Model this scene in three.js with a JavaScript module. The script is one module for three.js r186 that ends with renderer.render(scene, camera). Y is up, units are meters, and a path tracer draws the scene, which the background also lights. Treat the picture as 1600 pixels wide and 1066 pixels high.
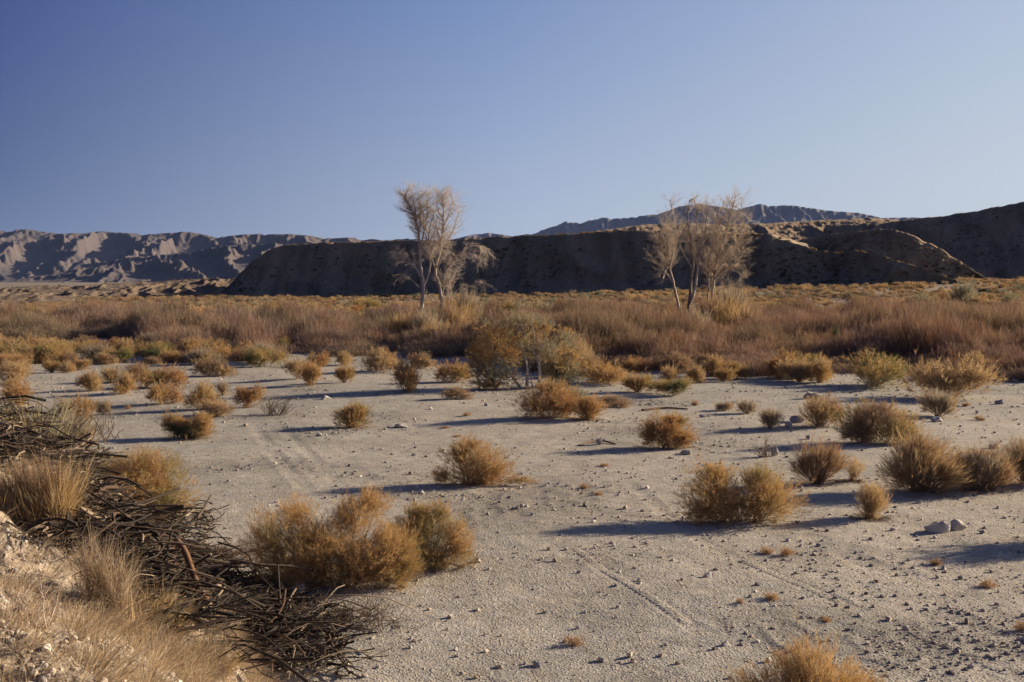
import * as THREE from 'three';
import { mergeGeometries } from 'three/addons/utils/BufferGeometryUtils.js';

// ------------------------------------------------------------------ camera, sky, sun, exposure
const EXPOSURE = 1.9, EYE = 4.5, F = 1716;                    // focal length in pixels of a 1600 x 1066 picture
const scene = new THREE.Scene();
const camera = new THREE.PerspectiveCamera(2 * Math.atan(533 / F) * 180 / Math.PI, 1600 / 1066, 0.1, 60000);
const PITCH = Math.atan(93 / F);
camera.position.set(0, EYE, 0);
camera.rotation.set(-PITCH, 0, 0);
const renderer = new THREE.WebGLRenderer({ antialias: true });
renderer.setSize(1024, 682);
renderer.toneMapping = THREE.LinearToneMapping;
renderer.toneMappingExposure = EXPOSURE;
renderer.shadowMap.enabled = true;

const SUN_AZ = 67 * Math.PI / 180, SUN_EL = 17 * Math.PI / 180;
const sunDir = new THREE.Vector3(Math.cos(SUN_EL) * Math.sin(SUN_AZ), Math.sin(SUN_EL), -Math.cos(SUN_EL) * Math.cos(SUN_AZ));
const sun = new THREE.DirectionalLight(new THREE.Color().setRGB(1.0, 0.81, 0.565), 4.9);
sun.position.copy(sunDir).multiplyScalar(300); sun.position.z -= 60;
sun.target.position.set(0, 0, -60);
sun.castShadow = true; sun.shadow.mapSize.set(4096, 4096); sun.shadow.bias = -0.0005;
Object.assign(sun.shadow.camera, { left: -150, right: 150, top: 90, bottom: -90, near: 1, far: 800 });
scene.add(sun, sun.target);

// clear winter sky: colour by elevation and by the angle from the sun
const lerp = (a, b, t) => a + (b - a) * t, clamp = (v, a = 0, b = 1) => Math.min(b, Math.max(a, v));
const smooth = (a, b, x) => { const t = clamp((x - a) / (b - a)); return t * t * (3 - 2 * t); };
{
  const G = [0, 20, 44, 66, 93, 125, 180];
  const LOW = [[0.95, 0.95, 0.92], [0.74, 0.79, 0.82], [0.585, 0.655, 0.735], [0.40, 0.485, 0.64], [0.082, 0.128, 0.275], [0.04, 0.10, 0.22], [0.06, 0.095, 0.21]];
  const HIGH = [[0.82, 0.86, 0.92], [0.60, 0.68, 0.80], [0.40, 0.49, 0.67], [0.195, 0.285, 0.52], [0.018, 0.040, 0.188], [0.010, 0.034, 0.125], [0.015, 0.032, 0.12]];
  const ZEN = [0.02, 0.038, 0.125];
  const at = (T, g, c) => { let i = 0; while (i < G.length - 2 && g > G[i + 1]) i++; const t = clamp((g - G[i]) / (G[i + 1] - G[i])); return lerp(T[i][c], T[i + 1][c], t); };
  const W = 1024, H = 512, data = new Float32Array(W * H * 4);
  for (let y = 0; y < H; y++) for (let x = 0; x < W; x++) {
    const el = ((y + 0.5) / H - 0.5) * Math.PI, az = ((x + 0.5) / W - 0.5) * 2 * Math.PI;
    const d = [Math.cos(el) * Math.cos(az), Math.sin(el), Math.cos(el) * Math.sin(az)];
    const e = Math.max(el * 180 / Math.PI, 0);
    const g = Math.acos(clamp(d[0] * sunDir.x + Math.max(d[1], 0) * sunDir.y + d[2] * sunDir.z, -1, 1)) * 180 / Math.PI;
    const tz = 1 - Math.exp(-Math.max(0, e - 14) / 20);
    for (let c = 0; c < 3; c++) {
      const lo = at(LOW, g, c), hi = at(HIGH, g, c), t = (e - 4.5) / 9.5;
      let v = Math.exp(lerp(Math.log(lo), Math.log(hi), Math.min(t, 1)));
      v = lerp(v, ZEN[c] * (1 + 1.2 * Math.exp(-g / 30)), tz);
      data[(y * W + x) * 4 + c] = v / EXPOSURE;
    }
    data[(y * W + x) * 4 + 3] = 1;
  }
  const sky = new THREE.DataTexture(data, W, H, THREE.RGBAFormat, THREE.FloatType);
  sky.mapping = THREE.EquirectangularReflectionMapping; sky.magFilter = sky.minFilter = THREE.LinearFilter; sky.needsUpdate = true;
  scene.background = sky; scene.environment = sky;
}
scene.fog = new THREE.FogExp2(new THREE.Color().setRGB(0.34, 0.5, 1.0), 0.0000095);

// ------------------------------------------------------------------ helpers
function rng(seed) { let a = seed | 0; return () => { a = (a + 0x6d2b79f5) | 0; let t = Math.imul(a ^ (a >>> 15), 1 | a); t = (t + Math.imul(t ^ (t >>> 7), 61 | t)) ^ t; return ((t ^ (t >>> 14)) >>> 0) / 4294967296; }; }
function h2(ix, iy, s) { let h = Math.imul(ix, 374761393) ^ Math.imul(iy, 668265263) ^ Math.imul(s, 2147483647 / 7 | 0); h = Math.imul(h ^ (h >>> 13), 1274126177); return ((h ^ (h >>> 16)) >>> 0) / 4294967296; }
function noise(x, y, s = 0) {                                  // gradient-free value noise, -1..1
  const ix = Math.floor(x), iy = Math.floor(y); let fx = x - ix, fy = y - iy;
  fx = fx * fx * fx * (fx * (fx * 6 - 15) + 10); fy = fy * fy * fy * (fy * (fy * 6 - 15) + 10);
  const a = h2(ix, iy, s), b = h2(ix + 1, iy, s), c = h2(ix, iy + 1, s), d = h2(ix + 1, iy + 1, s);
  return (a + (b - a) * fx + (c - a) * fy + (a - b - c + d) * fx * fy) * 2 - 1;
}
function fbm(x, y, o = 4, s = 0) { let v = 0, a = 0.5, n = 0; for (let i = 0; i < o; i++) { v += a * noise(x, y, s + i); n += a; a *= 0.5; const t = x * 1.6 + y * 1.2; y = -x * 1.2 + y * 1.6; x = t; } return v / n; }
function ridged(x, y, o = 4, s = 0) { let v = 0, a = 0.5, n = 0, w = 1; for (let i = 0; i < o; i++) { let r = 1 - Math.abs(noise(x, y, s + i)) * 1.6; r = Math.max(r, 0); r *= r; v += a * r * w; n += a; w = clamp(r * 1.6); a *= 0.5; const t = x * 1.7 + y * 1.1; y = -x * 1.1 + y * 1.7; x = t; } return v / n; }

const used = {};
function numbered(name) { const n = used[name] = (used[name] ?? -1) + 1; return n ? `${name}_${String(n).padStart(3, '0')}` : name; }
function tag(o, label, category, group, kind) {
  if (label) o.userData.label = label;
  if (category) o.userData.category = category;
  if (group) o.userData.group = group;
  if (kind) o.userData.kind = kind;
  return o;
}
function mesh(name, geo, mat, parent) {
  const m = new THREE.Mesh(geo, mat); m.castShadow = m.receiveShadow = true;
  m.name = parent ? name : numbered(name); (parent ?? scene).add(m); return m;
}
function thing(name, label, category, pos, turn = 0, group) {
  const g = new THREE.Group(); g.name = numbered(name); g.position.set(...pos); g.rotation.y = turn; scene.add(g);
  return tag(g, label, category, group);
}
const V = (x, y, z) => new THREE.Vector3(x, y, z);
const mat = (color, roughness = 0.95, more = {}) => new THREE.MeshStandardMaterial({ color: new THREE.Color().setRGB(...color), roughness, ...more });
const leafy = (color, through = 0.35) => new THREE.MeshPhysicalMaterial({ color: new THREE.Color().setRGB(...color), roughness: 1, transmission: through, thickness: 0, side: THREE.DoubleSide, vertexColors: true });
const bark = (color) => mat(color, 0.95, { vertexColors: true });

class Buf {                                                    // triangles with vertex colours
  constructor() { this.p = []; this.c = []; this.i = []; }
  tri(ax, ay, az, bx, by, bz, cx, cy, cz, col) { const p = this.p; p.push(ax, ay, az, bx, by, bz, cx, cy, cz); for (let k = 0; k < 3; k++) this.c.push(col[0], col[1], col[2]); const n = p.length / 3; this.i.push(n - 3, n - 2, n - 1); }
  blade(x, y, z, dx, dy, dz, len, w, col, R, bend = 0) {        // one thin tapering blade; bend > 0 curves it down with a second piece
    let rx = R() - 0.5, ry = R() - 0.5, rz = R() - 0.5, sx = dy * rz - dz * ry, sy = dz * rx - dx * rz, sz = dx * ry - dy * rx, l = Math.hypot(sx, sy, sz) || 1;
    sx *= w / 2 / l; sy *= w / 2 / l; sz *= w / 2 / l;
    if (!bend) { this.tri(x - sx, y - sy, z - sz, x + sx, y + sy, z + sz, x + dx * len, y + dy * len, z + dz * len, col); return; }
    const m = 0.55 * len, mx = x + dx * m, my = y + dy * m, mz = z + dz * m;
    const ex = x + dx * len, ey = y + dy * len - bend * len, ez = z + dz * len;
    const n = this.p.length / 3;
    this.p.push(x - sx, y - sy, z - sz, x + sx, y + sy, z + sz, mx + sx * .7, my + sy * .7, mz + sz * .7, mx - sx * .7, my - sy * .7, mz - sz * .7, ex, ey, ez);
    for (let k = 0; k < 5; k++) this.c.push(col[0], col[1], col[2]);
    this.i.push(n, n + 1, n + 2, n, n + 2, n + 3, n + 3, n + 2, n + 4);
  }
  tube(pts, radii, sides, col, col2 = col) {                    // tapered tube along points
    const N = pts.length, base = this.p.length / 3; let u = V(1, 0.3, 0.2), t = V(0, 0, 0);
    for (let k = 0; k < N; k++) {
      t.copy(pts[Math.min(k + 1, N - 1)]).sub(pts[Math.max(k - 1, 0)]).normalize();
      u.addScaledVector(t, -u.dot(t)); if (u.lengthSq() < 1e-6) u.set(0.3, 0.2, 1).addScaledVector(t, -t.z); u.normalize();
      const w = V(0, 0, 0).crossVectors(t, u), r = radii[k], f = k / (N - 1);
      for (let s = 0; s < sides; s++) {
        const a = s / sides * 2 * Math.PI, ca = Math.cos(a) * r, sa = Math.sin(a) * r;
        this.p.push(pts[k].x + u.x * ca + w.x * sa, pts[k].y + u.y * ca + w.y * sa, pts[k].z + u.z * ca + w.z * sa);
        this.c.push(lerp(col[0], col2[0], f), lerp(col[1], col2[1], f), lerp(col[2], col2[2], f));
      }
      if (k) for (let s = 0; s < sides; s++) { const a = base + (k - 1) * sides + s, b = base + (k - 1) * sides + (s + 1) % sides; this.i.push(a, b, b + sides, a, b + sides, a + sides); }
    }
    for (let s = 1; s < sides - 1; s++) { this.i.push(base, base + s + 1, base + s); const e = base + (N - 1) * sides; this.i.push(e, e + s, e + s + 1); }
  }
  geo(normals = false) {
    const g = new THREE.BufferGeometry();
    g.setAttribute('position', new THREE.Float32BufferAttribute(this.p, 3));
    g.setAttribute('color', new THREE.Float32BufferAttribute(this.c, 3));
    g.setIndex(this.i); if (normals) g.computeVertexNormals(); return g;
  }
}

// ------------------------------------------------------------------ the ground: one sheet from the bank underfoot to the horizon
const TOE = [[4.2, 3], [-2.3, -11], [-6.2, -18.5], [-12.4, -28], [-21, -42], [-60, -100]];      // foot of the bank
function toeDist(x, z) {                                        // signed distance from the foot of the bank, positive on the bank
  let best = 1e9, sign = -1;
  for (let k = 0; k < TOE.length - 1; k++) {
    const [ax, az] = TOE[k], [bx, bz] = TOE[k + 1], ux = bx - ax, uz = bz - az, L2 = ux * ux + uz * uz;
    let t = ((x - ax) * ux + (z - az) * uz) / L2; if (k) t = Math.max(t, 0); t = Math.min(t, 1);
    const dx = x - ax - ux * t, dz = z - az - uz * t, d = Math.hypot(dx, dz);
    if (d < best) { best = d; sign = (-dx * -uz + -dz * ux) > 0 ? 1 : -1; }
  }
  return best * sign;
}
const FAR_A = [-3, -0.47, -0.27, 0, 0.22, 0.38, 0.5, 3], FAR_H = [-2.1, -2.1, -0.75, 0.5, 2.9, 4.2, 4.7, 5];
function table(X, Y, x) { if (x <= X[0]) return Y[0]; for (let i = 0; i < X.length - 1; i++) if (x < X[i + 1]) return lerp(Y[i], Y[i + 1], (x - X[i]) / (X[i + 1] - X[i])); return Y[Y.length - 1]; }
const TRACKS = [];                                              // wheel ruts: centre lines in metres, half width
function rut(x, z) {
  let v = 0;
  for (const t of TRACKS) {
    if (x < t.box[0] || x > t.box[1] || z < t.box[2] || z > t.box[3]) continue;
    let best = 9;
    for (let k = 0; k < t.p.length - 1; k++) {
      const a = t.p[k], b = t.p[k + 1], ux = b.x - a.x, uz = b.z - a.z, s = clamp(((x - a.x) * ux + (z - a.z) * uz) / (ux * ux + uz * uz));
      best = Math.min(best, Math.hypot(x - a.x - ux * s, z - a.z - uz * s));
    }
    const w = t.w; if (best < w * 2.2) v += 0.5 * smooth(-0.35, 0.25, fbm(x / 1.1, z / 1.1, 2, 19)) * t.d * (best < w ? -1 + 0.25 * (best / w) : 0.55 * (1 - Math.abs(best - w * 1.4) / (w * 0.8)) - (best < w * 1.2 ? 0.4 : 0));
  }
  return v;
}
const mounds = [];
function groundBase(x, z) {
  const r = Math.hypot(x, z);
  let h = 0.10 * fbm(x / 16, z / 16, 2, 3);
  if (z < -20) { const k = smooth(95, 300, -z); if (k > 0) h += k * table(FAR_A, FAR_H, x / -z); }
  if (r > 100) h += 0.35 * smooth(100, 200, r) * fbm(x / 60, z / 60, 3, 9);
  if (r < 75) {
    const s = toeDist(x, z);
    if (s > -1) {
      const hb = 3.12 * (1 - Math.exp(-Math.max(s, 0) * 0.62)) * smooth(-0.4, 0.9, s) * lerp(1, 0.35, smooth(16, 40, r)) * lerp(1, 0.2, smooth(40, 70, r));
      h += hb * (1 + 0.10 * fbm(x / 1.3, z / 1.3, 3, 21));
    }
  }
  return h;
}
function groundH(x, z) {
  const r = Math.hypot(x, z); let h = groundBase(x, z);
  if (r < 90) {
    const f = 1 - smooth(50, 90, r);
    h += f * (0.055 * fbm(x / 3.1, z / 3.1, 3, 5) + 0.012 * fbm(x / 0.5, z / 0.5, 3, 31));
    const p = smooth(0.0, 0.45, fbm(x / 5 + 3, z / 3.4, 3, 77));                                   // rough, stony patches
    h += f * p * 0.03 * (ridged(x / 0.5, z / 0.5, 3, 41) - 0.35);
    if (r < 45) { const s = toeDist(x, z); if (s > 0.3) h += smooth(0.3, 1, s) * (0.10 * fbm(x / 0.45, z / 0.45, 3, 51) + 0.06 * ridged(x / 0.22, z / 0.22, 2, 57)); }
    h += rut(x, z);
  }
  return h;
}
// ray through a pixel of the 1600 x 1066 photograph
function ray(px, py) { const d = V((px - 800) / F, -(py - 533) / F, -1); d.applyAxisAngle(V(1, 0, 0), -PITCH); return d; }
function at(px, py, offBank = true) {                           // where that ray meets the ground
  const d = ray(px, py); let t = 5;
  for (let k = 0; k < 400; k++) { const y = EYE + d.y * t, h = groundBase(d.x * t, d.z * t); if (y <= h) break; t += Math.max(0.05, (y - h) * 2.2); if (t > 2000) break; }
  let lo = t * 0.9, hi = t; for (let k = 0; k < 24; k++) { const m = (lo + hi) / 2; if (EYE + d.y * m > groundBase(d.x * m, d.z * m)) lo = m; else hi = m; }
  return V(d.x * lo, groundH(d.x * lo, d.z * lo), d.z * lo);
}
function onPlane(px, py, depth) { const d = ray(px, py); const t = depth / -d.z; return V(d.x * t, EYE + d.y * t, d.z * t); }
function addTrack(pix, w, d) { const p = pix.map(([x, y]) => at(x, y)), q = new THREE.CatmullRomCurve3(p).getPoints(40); const X = q.map((v) => v.x), Z = q.map((v) => v.z); TRACKS.push({ p: q, w, d, box: [Math.min(...X) - 1, Math.max(...X) + 1, Math.min(...Z) - 1, Math.max(...Z) + 1] }); return q; }
const T1 = addTrack([[392, 655], [415, 690], [450, 735], [490, 775], [540, 840]], 0.16, 0.025);
addTrack([[425, 650], [462, 690], [510, 735], [545, 775]], 0.14, 0.022);
addTrack([[640, 665], [680, 690], [740, 715], [800, 740]], 0.15, 0.025);
const T2 = addTrack([[795, 745], [830, 790], [870, 835], [930, 880], [1010, 930], [1110, 1000], [1200, 1066]], 0.13, 0.013);
const T3 = addTrack([[960, 735], [1010, 775], [1090, 840], [1200, 895], [1310, 940], [1420, 985], [1600, 1062]], 0.13, 0.014);
addTrack([[1270, 838], [1340, 872], [1410, 897], [1500, 925]], 0.22, 0.02);

// textures of the sand: colour speckle and fine relief, 5 m and 3.1 m across
function dataTex(n, f, srgb, ch = 4) {
  const d = new Uint8Array(n * n * 4);
  for (let y = 0; y < n; y++) for (let x = 0; x < n; x++) { const v = f(x, y, n); for (let c = 0; c < 3; c++) d[(y * n + x) * 4 + c] = clamp(v[c] ?? v[0], 0, 1) * 255; d[(y * n + x) * 4 + 3] = 255; }
  const t = new THREE.DataTexture(d, n, n); t.wrapS = t.wrapT = THREE.RepeatWrapping; t.magFilter = THREE.LinearFilter; t.minFilter = THREE.LinearMipmapLinearFilter; t.generateMipmaps = true;
  if (srgb) t.colorSpace = THREE.SRGBColorSpace; t.needsUpdate = true; return t;
}
function tileNoise(x, y, per, s) {                              // periodic value noise
  const ix = Math.floor(x), iy = Math.floor(y); let fx = x - ix, fy = y - iy; fx = fx * fx * (3 - 2 * fx); fy = fy * fy * (3 - 2 * fy);
  const m = (v) => ((v % per) + per) % per, a = h2(m(ix), m(iy), s), b = h2(m(ix + 1), m(iy), s), c = h2(m(ix), m(iy + 1), s), d = h2(m(ix + 1), m(iy + 1), s);
  return a + (b - a) * fx + (c - a) * fy + (a - b - c + d) * fx * fy;
}
const sandColor = dataTex(1024, (x, y, n) => {
  const f = (k, s) => tileNoise(x / n * k, y / n * k, k, s);
  let v = 0.80 + 0.10 * (f(24, 1) - 0.5) + 0.12 * (f(90, 2) - 0.5) + 0.16 * (f(300, 3) - 0.5) + 0.16 * (f(512, 4) - 0.5);
  const sp = f(420, 5) * f(210, 9); if (sp > 0.62) v += 0.12; if (sp < 0.045) v -= 0.22;
  const w = f(40, 7) - 0.5; return [v * (1 + 0.03 * w), v, v * (1 - 0.05 * w)];
}, true);
const sandBump = dataTex(1024, (x, y, n) => {
  const f = (k, s) => tileNoise(x / n * k, y / n * k, k, s);
  const peb = Math.max(0, f(260, 12) - 0.62) * 1.6, pit = Math.max(0, 0.25 - f(70, 15)) * 1.1;
  return [0.35 + 0.22 * (f(60, 10) - 0.5) * 0.35 + 0.2 * (f(140, 11) - 0.5) + peb + 0.2 * (f(400, 13) - 0.5) - pit];
});
const sandMat = new THREE.MeshStandardMaterial({ color: 0xffffff, roughness: 1, map: sandColor, bumpMap: sandBump, bumpScale: 0.019, vertexColors: true });
function sandTint(x, z) {
  const r = Math.hypot(x, z), s = r < 75 ? toeDist(x, z) : -9;
  const p = smooth(0.0, 0.5, fbm(x / 5 + 3, z / 3.4, 3, 77)) * (r < 100 ? 1 : 0.5), q = fbm(x / 9, z / 9, 3, 61), k = smooth(80, 200, r);
  let c = [0.615, 0.562, 0.485];
  const m = 1 + 0.13 * q - 0.30 * p + (r < 60 ? 0.16 * fbm(x / 1.3, z / 0.9, 3, 63) : 0); c = c.map((v) => v * m);
  c = [c[0] * (1 + 0.04 * q), c[1], c[2] * (1 - 0.04 * q)];
  if (s > -0.4) { const b = smooth(-0.2, 0.7, s); c = [lerp(c[0], 0.50, b), lerp(c[1], 0.41, b), lerp(c[2], 0.32, b)]; const n = 1 + 0.2 * fbm(x / 0.5, z / 0.5, 3, 88); c = c.map((v) => v * lerp(1, n, b)); }
  const d = smooth(-0.15, 0.25, fbm(x / 1.4, z / 1.4, 3, 91)) * smooth(1.8, 0.7, Math.abs(s - 0.1)) * 0.85; c = [lerp(c[0], 0.12, d), lerp(c[1], 0.09, d), lerp(c[2], 0.07, d)];   // bark litter at the foot of the bank
  return [lerp(c[0], 0.37, k), lerp(c[1], 0.295, k), lerp(c[2], 0.225, k)];
}
{
  const rings = [0, 0.6, 1.2, 1.8, 2.4, 3, 3.5]; let r = 3.5;
  while (r < 26000) { r += Math.max(0.03, r < 120 ? r * r / 5200 : r * 0.03); rings.push(r); }
  const az = []; const A = 0.56, n = 460; for (let k = 0; k <= n; k++) az.push(-A + 2 * A * k / n);
  const rest = 90; for (let k = 1; k < rest; k++) az.push(A + (2 * Math.PI - 2 * A) * k / rest);
  const M = az.length, pos = new Float32Array(rings.length * M * 3), col = new Float32Array(rings.length * M * 3), uv = new Float32Array(rings.length * M * 2), idx = [];
  for (let i = 0; i < rings.length; i++) for (let j = 0; j < M; j++) {
    const x = Math.sin(az[j]) * rings[i], z = -Math.cos(az[j]) * rings[i], o = i * M + j;
    pos[o * 3] = x; pos[o * 3 + 2] = z; pos[o * 3 + 1] = groundH(x, z); col.set(sandTint(x, z), o * 3); uv[o * 2] = x / 5; uv[o * 2 + 1] = z / 5;
    if (i) { const a = (i - 1) * M + j, b = (i - 1) * M + (j + 1) % M; idx.push(a, b, b + M, a, b + M, a + M); }
  }
  const g = new THREE.BufferGeometry();
  g.setAttribute('position', new THREE.BufferAttribute(pos, 3)); g.setAttribute('color', new THREE.BufferAttribute(col, 3)); g.setAttribute('uv', new THREE.BufferAttribute(uv, 2));
  g.setIndex(idx); g.computeVertexNormals();
  tag(mesh('ground', g, sandMat), 'pale sandy wash floor with stones and wheel ruts', 'ground', null, 'structure');
}
// ribbed tyre print pressed into the sand, a strip of cross ribs along part of each rut
function tyrePrint(q, t0, t1, label) {
  const b = new Buf(), c = new THREE.CatmullRomCurve3(q), L = c.getLength(), n = Math.floor(L * (t1 - t0) / 0.02), W = 5, uv = [];
  for (let k = 0; k <= n; k++) {
    const t = lerp(t0, t1, k / n), p = c.getPointAt(t), d = c.getTangentAt(t), sx = -d.z, sz = d.x, s = t * L, fade = smooth(0, 0.12, k / n) * smooth(1, 0.88, k / n);
    for (let j = 0; j <= W; j++) {
      const o = (j / W - 0.5) * 0.24, x = p.x + sx * o, z = p.z + sz * o, ribs = Math.sin((s + Math.abs(o) * 0.5) * 2 * Math.PI / 0.115) > 0.1 ? 0.006 : -0.005, worn = smooth(-0.3, 0.2, fbm(x / 0.5, z / 0.5, 2, 5));
      b.p.push(x, groundH(x, z) + 0.004 + (j === 0 || j === W ? -0.02 : ribs * fade * worn - 0.006 * (1 - fade)), z); b.c.push(...sandTint(x, z)); uv.push(x / 5, z / 5);
      if (k && j) { const e = k * (W + 1) + j; b.i.push(e - W - 2, e - 1, e, e - W - 2, e, e - W - 1); }
    }
  }
  const g = b.geo(true); g.setAttribute('uv', new THREE.Float32BufferAttribute(uv, 2));
  tag(mesh('tyre_track', g, sandMat), label, 'tyre track', null, 'structure');
}
tyrePrint(T2, 0.52, 0.86, 'ribbed tyre print crossing the middle of the pale sand');
tyrePrint(T3, 0.60, 0.80, 'ribbed tyre print right of the small orange tufts');
tyrePrint(T3, 0.86, 0.99, 'ribbed tyre print leaving at the lower right corner');

// ------------------------------------------------------------------ mesa, hills and mountains
const rockMat = (c) => mat(c, 1, { vertexColors: true });
const slopeMat = new THREE.MeshStandardMaterial({ roughness: 1, vertexColors: true, map: sandColor, bumpMap: sandBump, bumpScale: 0.5 });
const faceSpots = [], lowSpots = [];
function ridge(name, label, crest, o) {                         // crest: [px, row, depth]; a steep face towards the camera, a gentler back
  const R = rng(o.seed), P = crest.map(([x, y, d]) => onPlane(x, y, d)), C = new THREE.CatmullRomCurve3(P, false, 'centripetal');
  const NU = o.nu ?? 420, NF = o.nf ?? 34, NB = o.nb ?? 16, b = new Buf(), L = C.getLength(), UV = [];
  for (let i = 0; i <= NU; i++) {
    const u = i / NU, p = C.getPointAt(u), t = C.getTangentAt(u); let nx = -t.z, nz = t.x; const l = Math.hypot(nx, nz) || 1; nx /= l; nz /= l; if (nz < 0) { nx = -nx; nz = -nz; }
    nx = lerp(nx, o.dir?.[0] ?? nx, 0.7); nz = lerp(nz, o.dir?.[1] ?? nz, 0.7);
    const s = u * L; p.y += (o.crag ?? 0.5) * fbm(s / 3.2, o.seed, 3, o.seed + 31);
    const spur = o.spur ? smooth(o.spur[0], o.spur[1], p.x) : 0, gF = groundBase(p.x, p.z), back = lerp(o.back, Math.max(6, (p.y - gF) * 1.5), spur), drop = lerp(o.drop ?? 0, Math.max(1, p.y - gF), spur), rough = spur * 0.9;
    for (let j = -NF; j <= NB; j++) {
      let x, y, z;
      if (j <= 0) {
        const v = -j / NF, g0 = (o.foot ?? groundBase(p.x + nx * o.run, p.z + nz * o.run)) - 0.02 * o.run, H = Math.max(p.y - g0, 0.5), run = Math.min(o.run, H * (o.slope ?? 1.15));
        const gul = (ridged(s / o.gully, v * 0.8 + 3, 4, o.seed) - 0.5) * o.amp * Math.sin(Math.PI * Math.pow(v, 0.8)) * (0.3 + v);
        const k = Math.pow(v, 0.92);
        x = p.x + nx * (run * k + gul * 0.8); z = p.z + nz * (run * k + gul * 0.8);
        y = lerp(p.y, g0, Math.pow(v, o.pow ?? 1.06)) + gul * 0.25 + (o.amp * 0.16) * fbm(s / 4.5, v * run / 2.5, 4, o.seed + 7) * Math.min(1, v * 8 + 0.15);
        if (j < 0 && v > 0.06 && v < 0.95) faceSpots.push([name, x, y, z]);
      } else {
        const v = j / NB, e = Math.pow(v, 1.6); x = p.x - nx * back * e; z = p.z - nz * back * e;
        y = p.y - drop * lerp(e, 1.1 * e / (e + 0.1), spur) + rough * 0.9 * fbm(s / 2.2, v * 4, 3, o.seed + 5) * smooth(0, 0.1, v) + o.amp * 0.16 * fbm(x / o.gully, z / o.gully, 4, o.seed + 3) * smooth(0, 0.5, v) * 2;
        if (j === NB) y -= drop + 8;
      }
      b.p.push(x, y, z);
      const q = fbm(x / 14, (z + y * 2) / 14, 3, o.seed + 11), w = fbm(x / 3, (z + y) / 3, 3, o.seed + 12); const m = 1 + 0.3 * q + 0.34 * w; UV.push(s / 9, (y - p.y) / 9);
      b.c.push(o.col[0] * m * (1 + 0.05 * q), o.col[1] * m, o.col[2] * m * (1 - 0.05 * q));
    }
  }
  const K = NF + NB + 1;
  for (let i = 1; i <= NU; i++) for (let j = 1; j < K; j++) { const e = i * K + j; b.i.push(e - K - 1, e - 1, e, e - K - 1, e, e - K); }
  const g = b.geo(true); g.setAttribute('uv', new THREE.Float32BufferAttribute(UV, 2));
  return tag(mesh(name, g, slopeMat), label, o.cat ?? 'hill', null, 'structure');
}
const D1 = (x) => lerp(388, 290, (x - 340) / 860);
const mesaCrest = [[330, 474], [340, 464], [352, 451], [372, 431], [395, 408], [420, 391], [445, 383], [500, 380], [560, 379], [620, 377], [690, 376], [760, 372], [830, 369], [900, 364], [960, 362], [1010, 361], [1060, 363], [1120, 366], [1170, 366], [1208, 368], [1225, 374], [1250, 383], [1280, 391], [1300, 396], [1340, 391], [1365, 397], [1400, 407], [1440, 419], [1475, 431], [1505, 441]];
ridge('mesa', 'long flat topped dark mesa in its own shade across the valley', mesaCrest.map(([x, y]) => [x, y, D1(x)]), { seed: 11, run: 30, slope: 1.0, back: 120, drop: 1, gully: 18, amp: 4.2, col: [0.733, 0.566, 0.372], dir: [-0.35, 0.94], cat: 'mesa', spur: [68, 78], nu: 620 });
ridge('hill', 'shaded rounded ridge with a lit right edge behind the mesa', [[1180, 400, 330], [1240, 379], [1290, 367], [1340, 361], [1380, 357], [1402, 361], [1430, 370], [1460, 384], [1490, 401], [1515, 418], [1540, 436]].map(([x, y]) => [x, y, lerp(350, 305, (x - 1180) / 360)]), { seed: 23, run: 30, slope: 1.1, back: 60, drop: 6, gully: 15, amp: 3.6, col: [0.733, 0.552, 0.361], dir: [-0.35, 0.94], nu: 300, spur: [112, 122] });
ridge('hill', 'tall dark scrubby hill rising to the right edge', [[1290, 352], [1340, 349], [1400, 346], [1450, 340], [1500, 333], [1550, 324], [1600, 315], [1660, 303], [1760, 294], [1900, 296]].map(([x, y]) => [x, y, lerp(430, 360, (x - 1290) / 600)]), { seed: 31, run: 70, slope: 1.75, back: 120, drop: 2, gully: 30, amp: 7, col: [0.693, 0.526, 0.350], dir: [-0.45, 0.89], nu: 380 });
ridge('hill', 'brown gullied upland lit by the sun beyond the mesa top', [[840, 374], [900, 366], [960, 357], [1000, 352], [1060, 349], [1120, 350], [1200, 349], [1260, 345], [1330, 342], [1370, 341], [1420, 346], [1500, 352]].map(([x, y]) => [x, y, 820]), { seed: 43, run: 120, slope: 9, foot: 22, back: 400, drop: 4, gully: 36, amp: 11, col: [0.655, 0.470, 0.305], nu: 420 });
function perlin(x, y, s) {                                      // gradient noise, about -1..1
  const ix = Math.floor(x), iy = Math.floor(y), fx = x - ix, fy = y - iy, g = (i, j) => { const a = h2(ix + i, iy + j, s) * 6.2831853; return Math.cos(a) * (fx - i) + Math.sin(a) * (fy - j); };
  const u = fx * fx * fx * (fx * (fx * 6 - 15) + 10), v = fy * fy * fy * (fy * (fy * 6 - 15) + 10);
  return 1.5 * lerp(lerp(g(0, 0), g(1, 0), u), lerp(g(0, 1), g(1, 1), u), v);
}
function crags(x, y, o, s) { let v = 0, a = 0.5, w = 1; for (let i = 0; i < o; i++) { let r = 1 - Math.abs(perlin(x, y, s + i)); r *= r; v += a * r * w; w = clamp(r * 1.5, 0.1, 1); a *= 0.5; const t = x * 1.75 + y * 0.9; y = -x * 0.9 + y * 1.75; x = t; } return v; }
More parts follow.
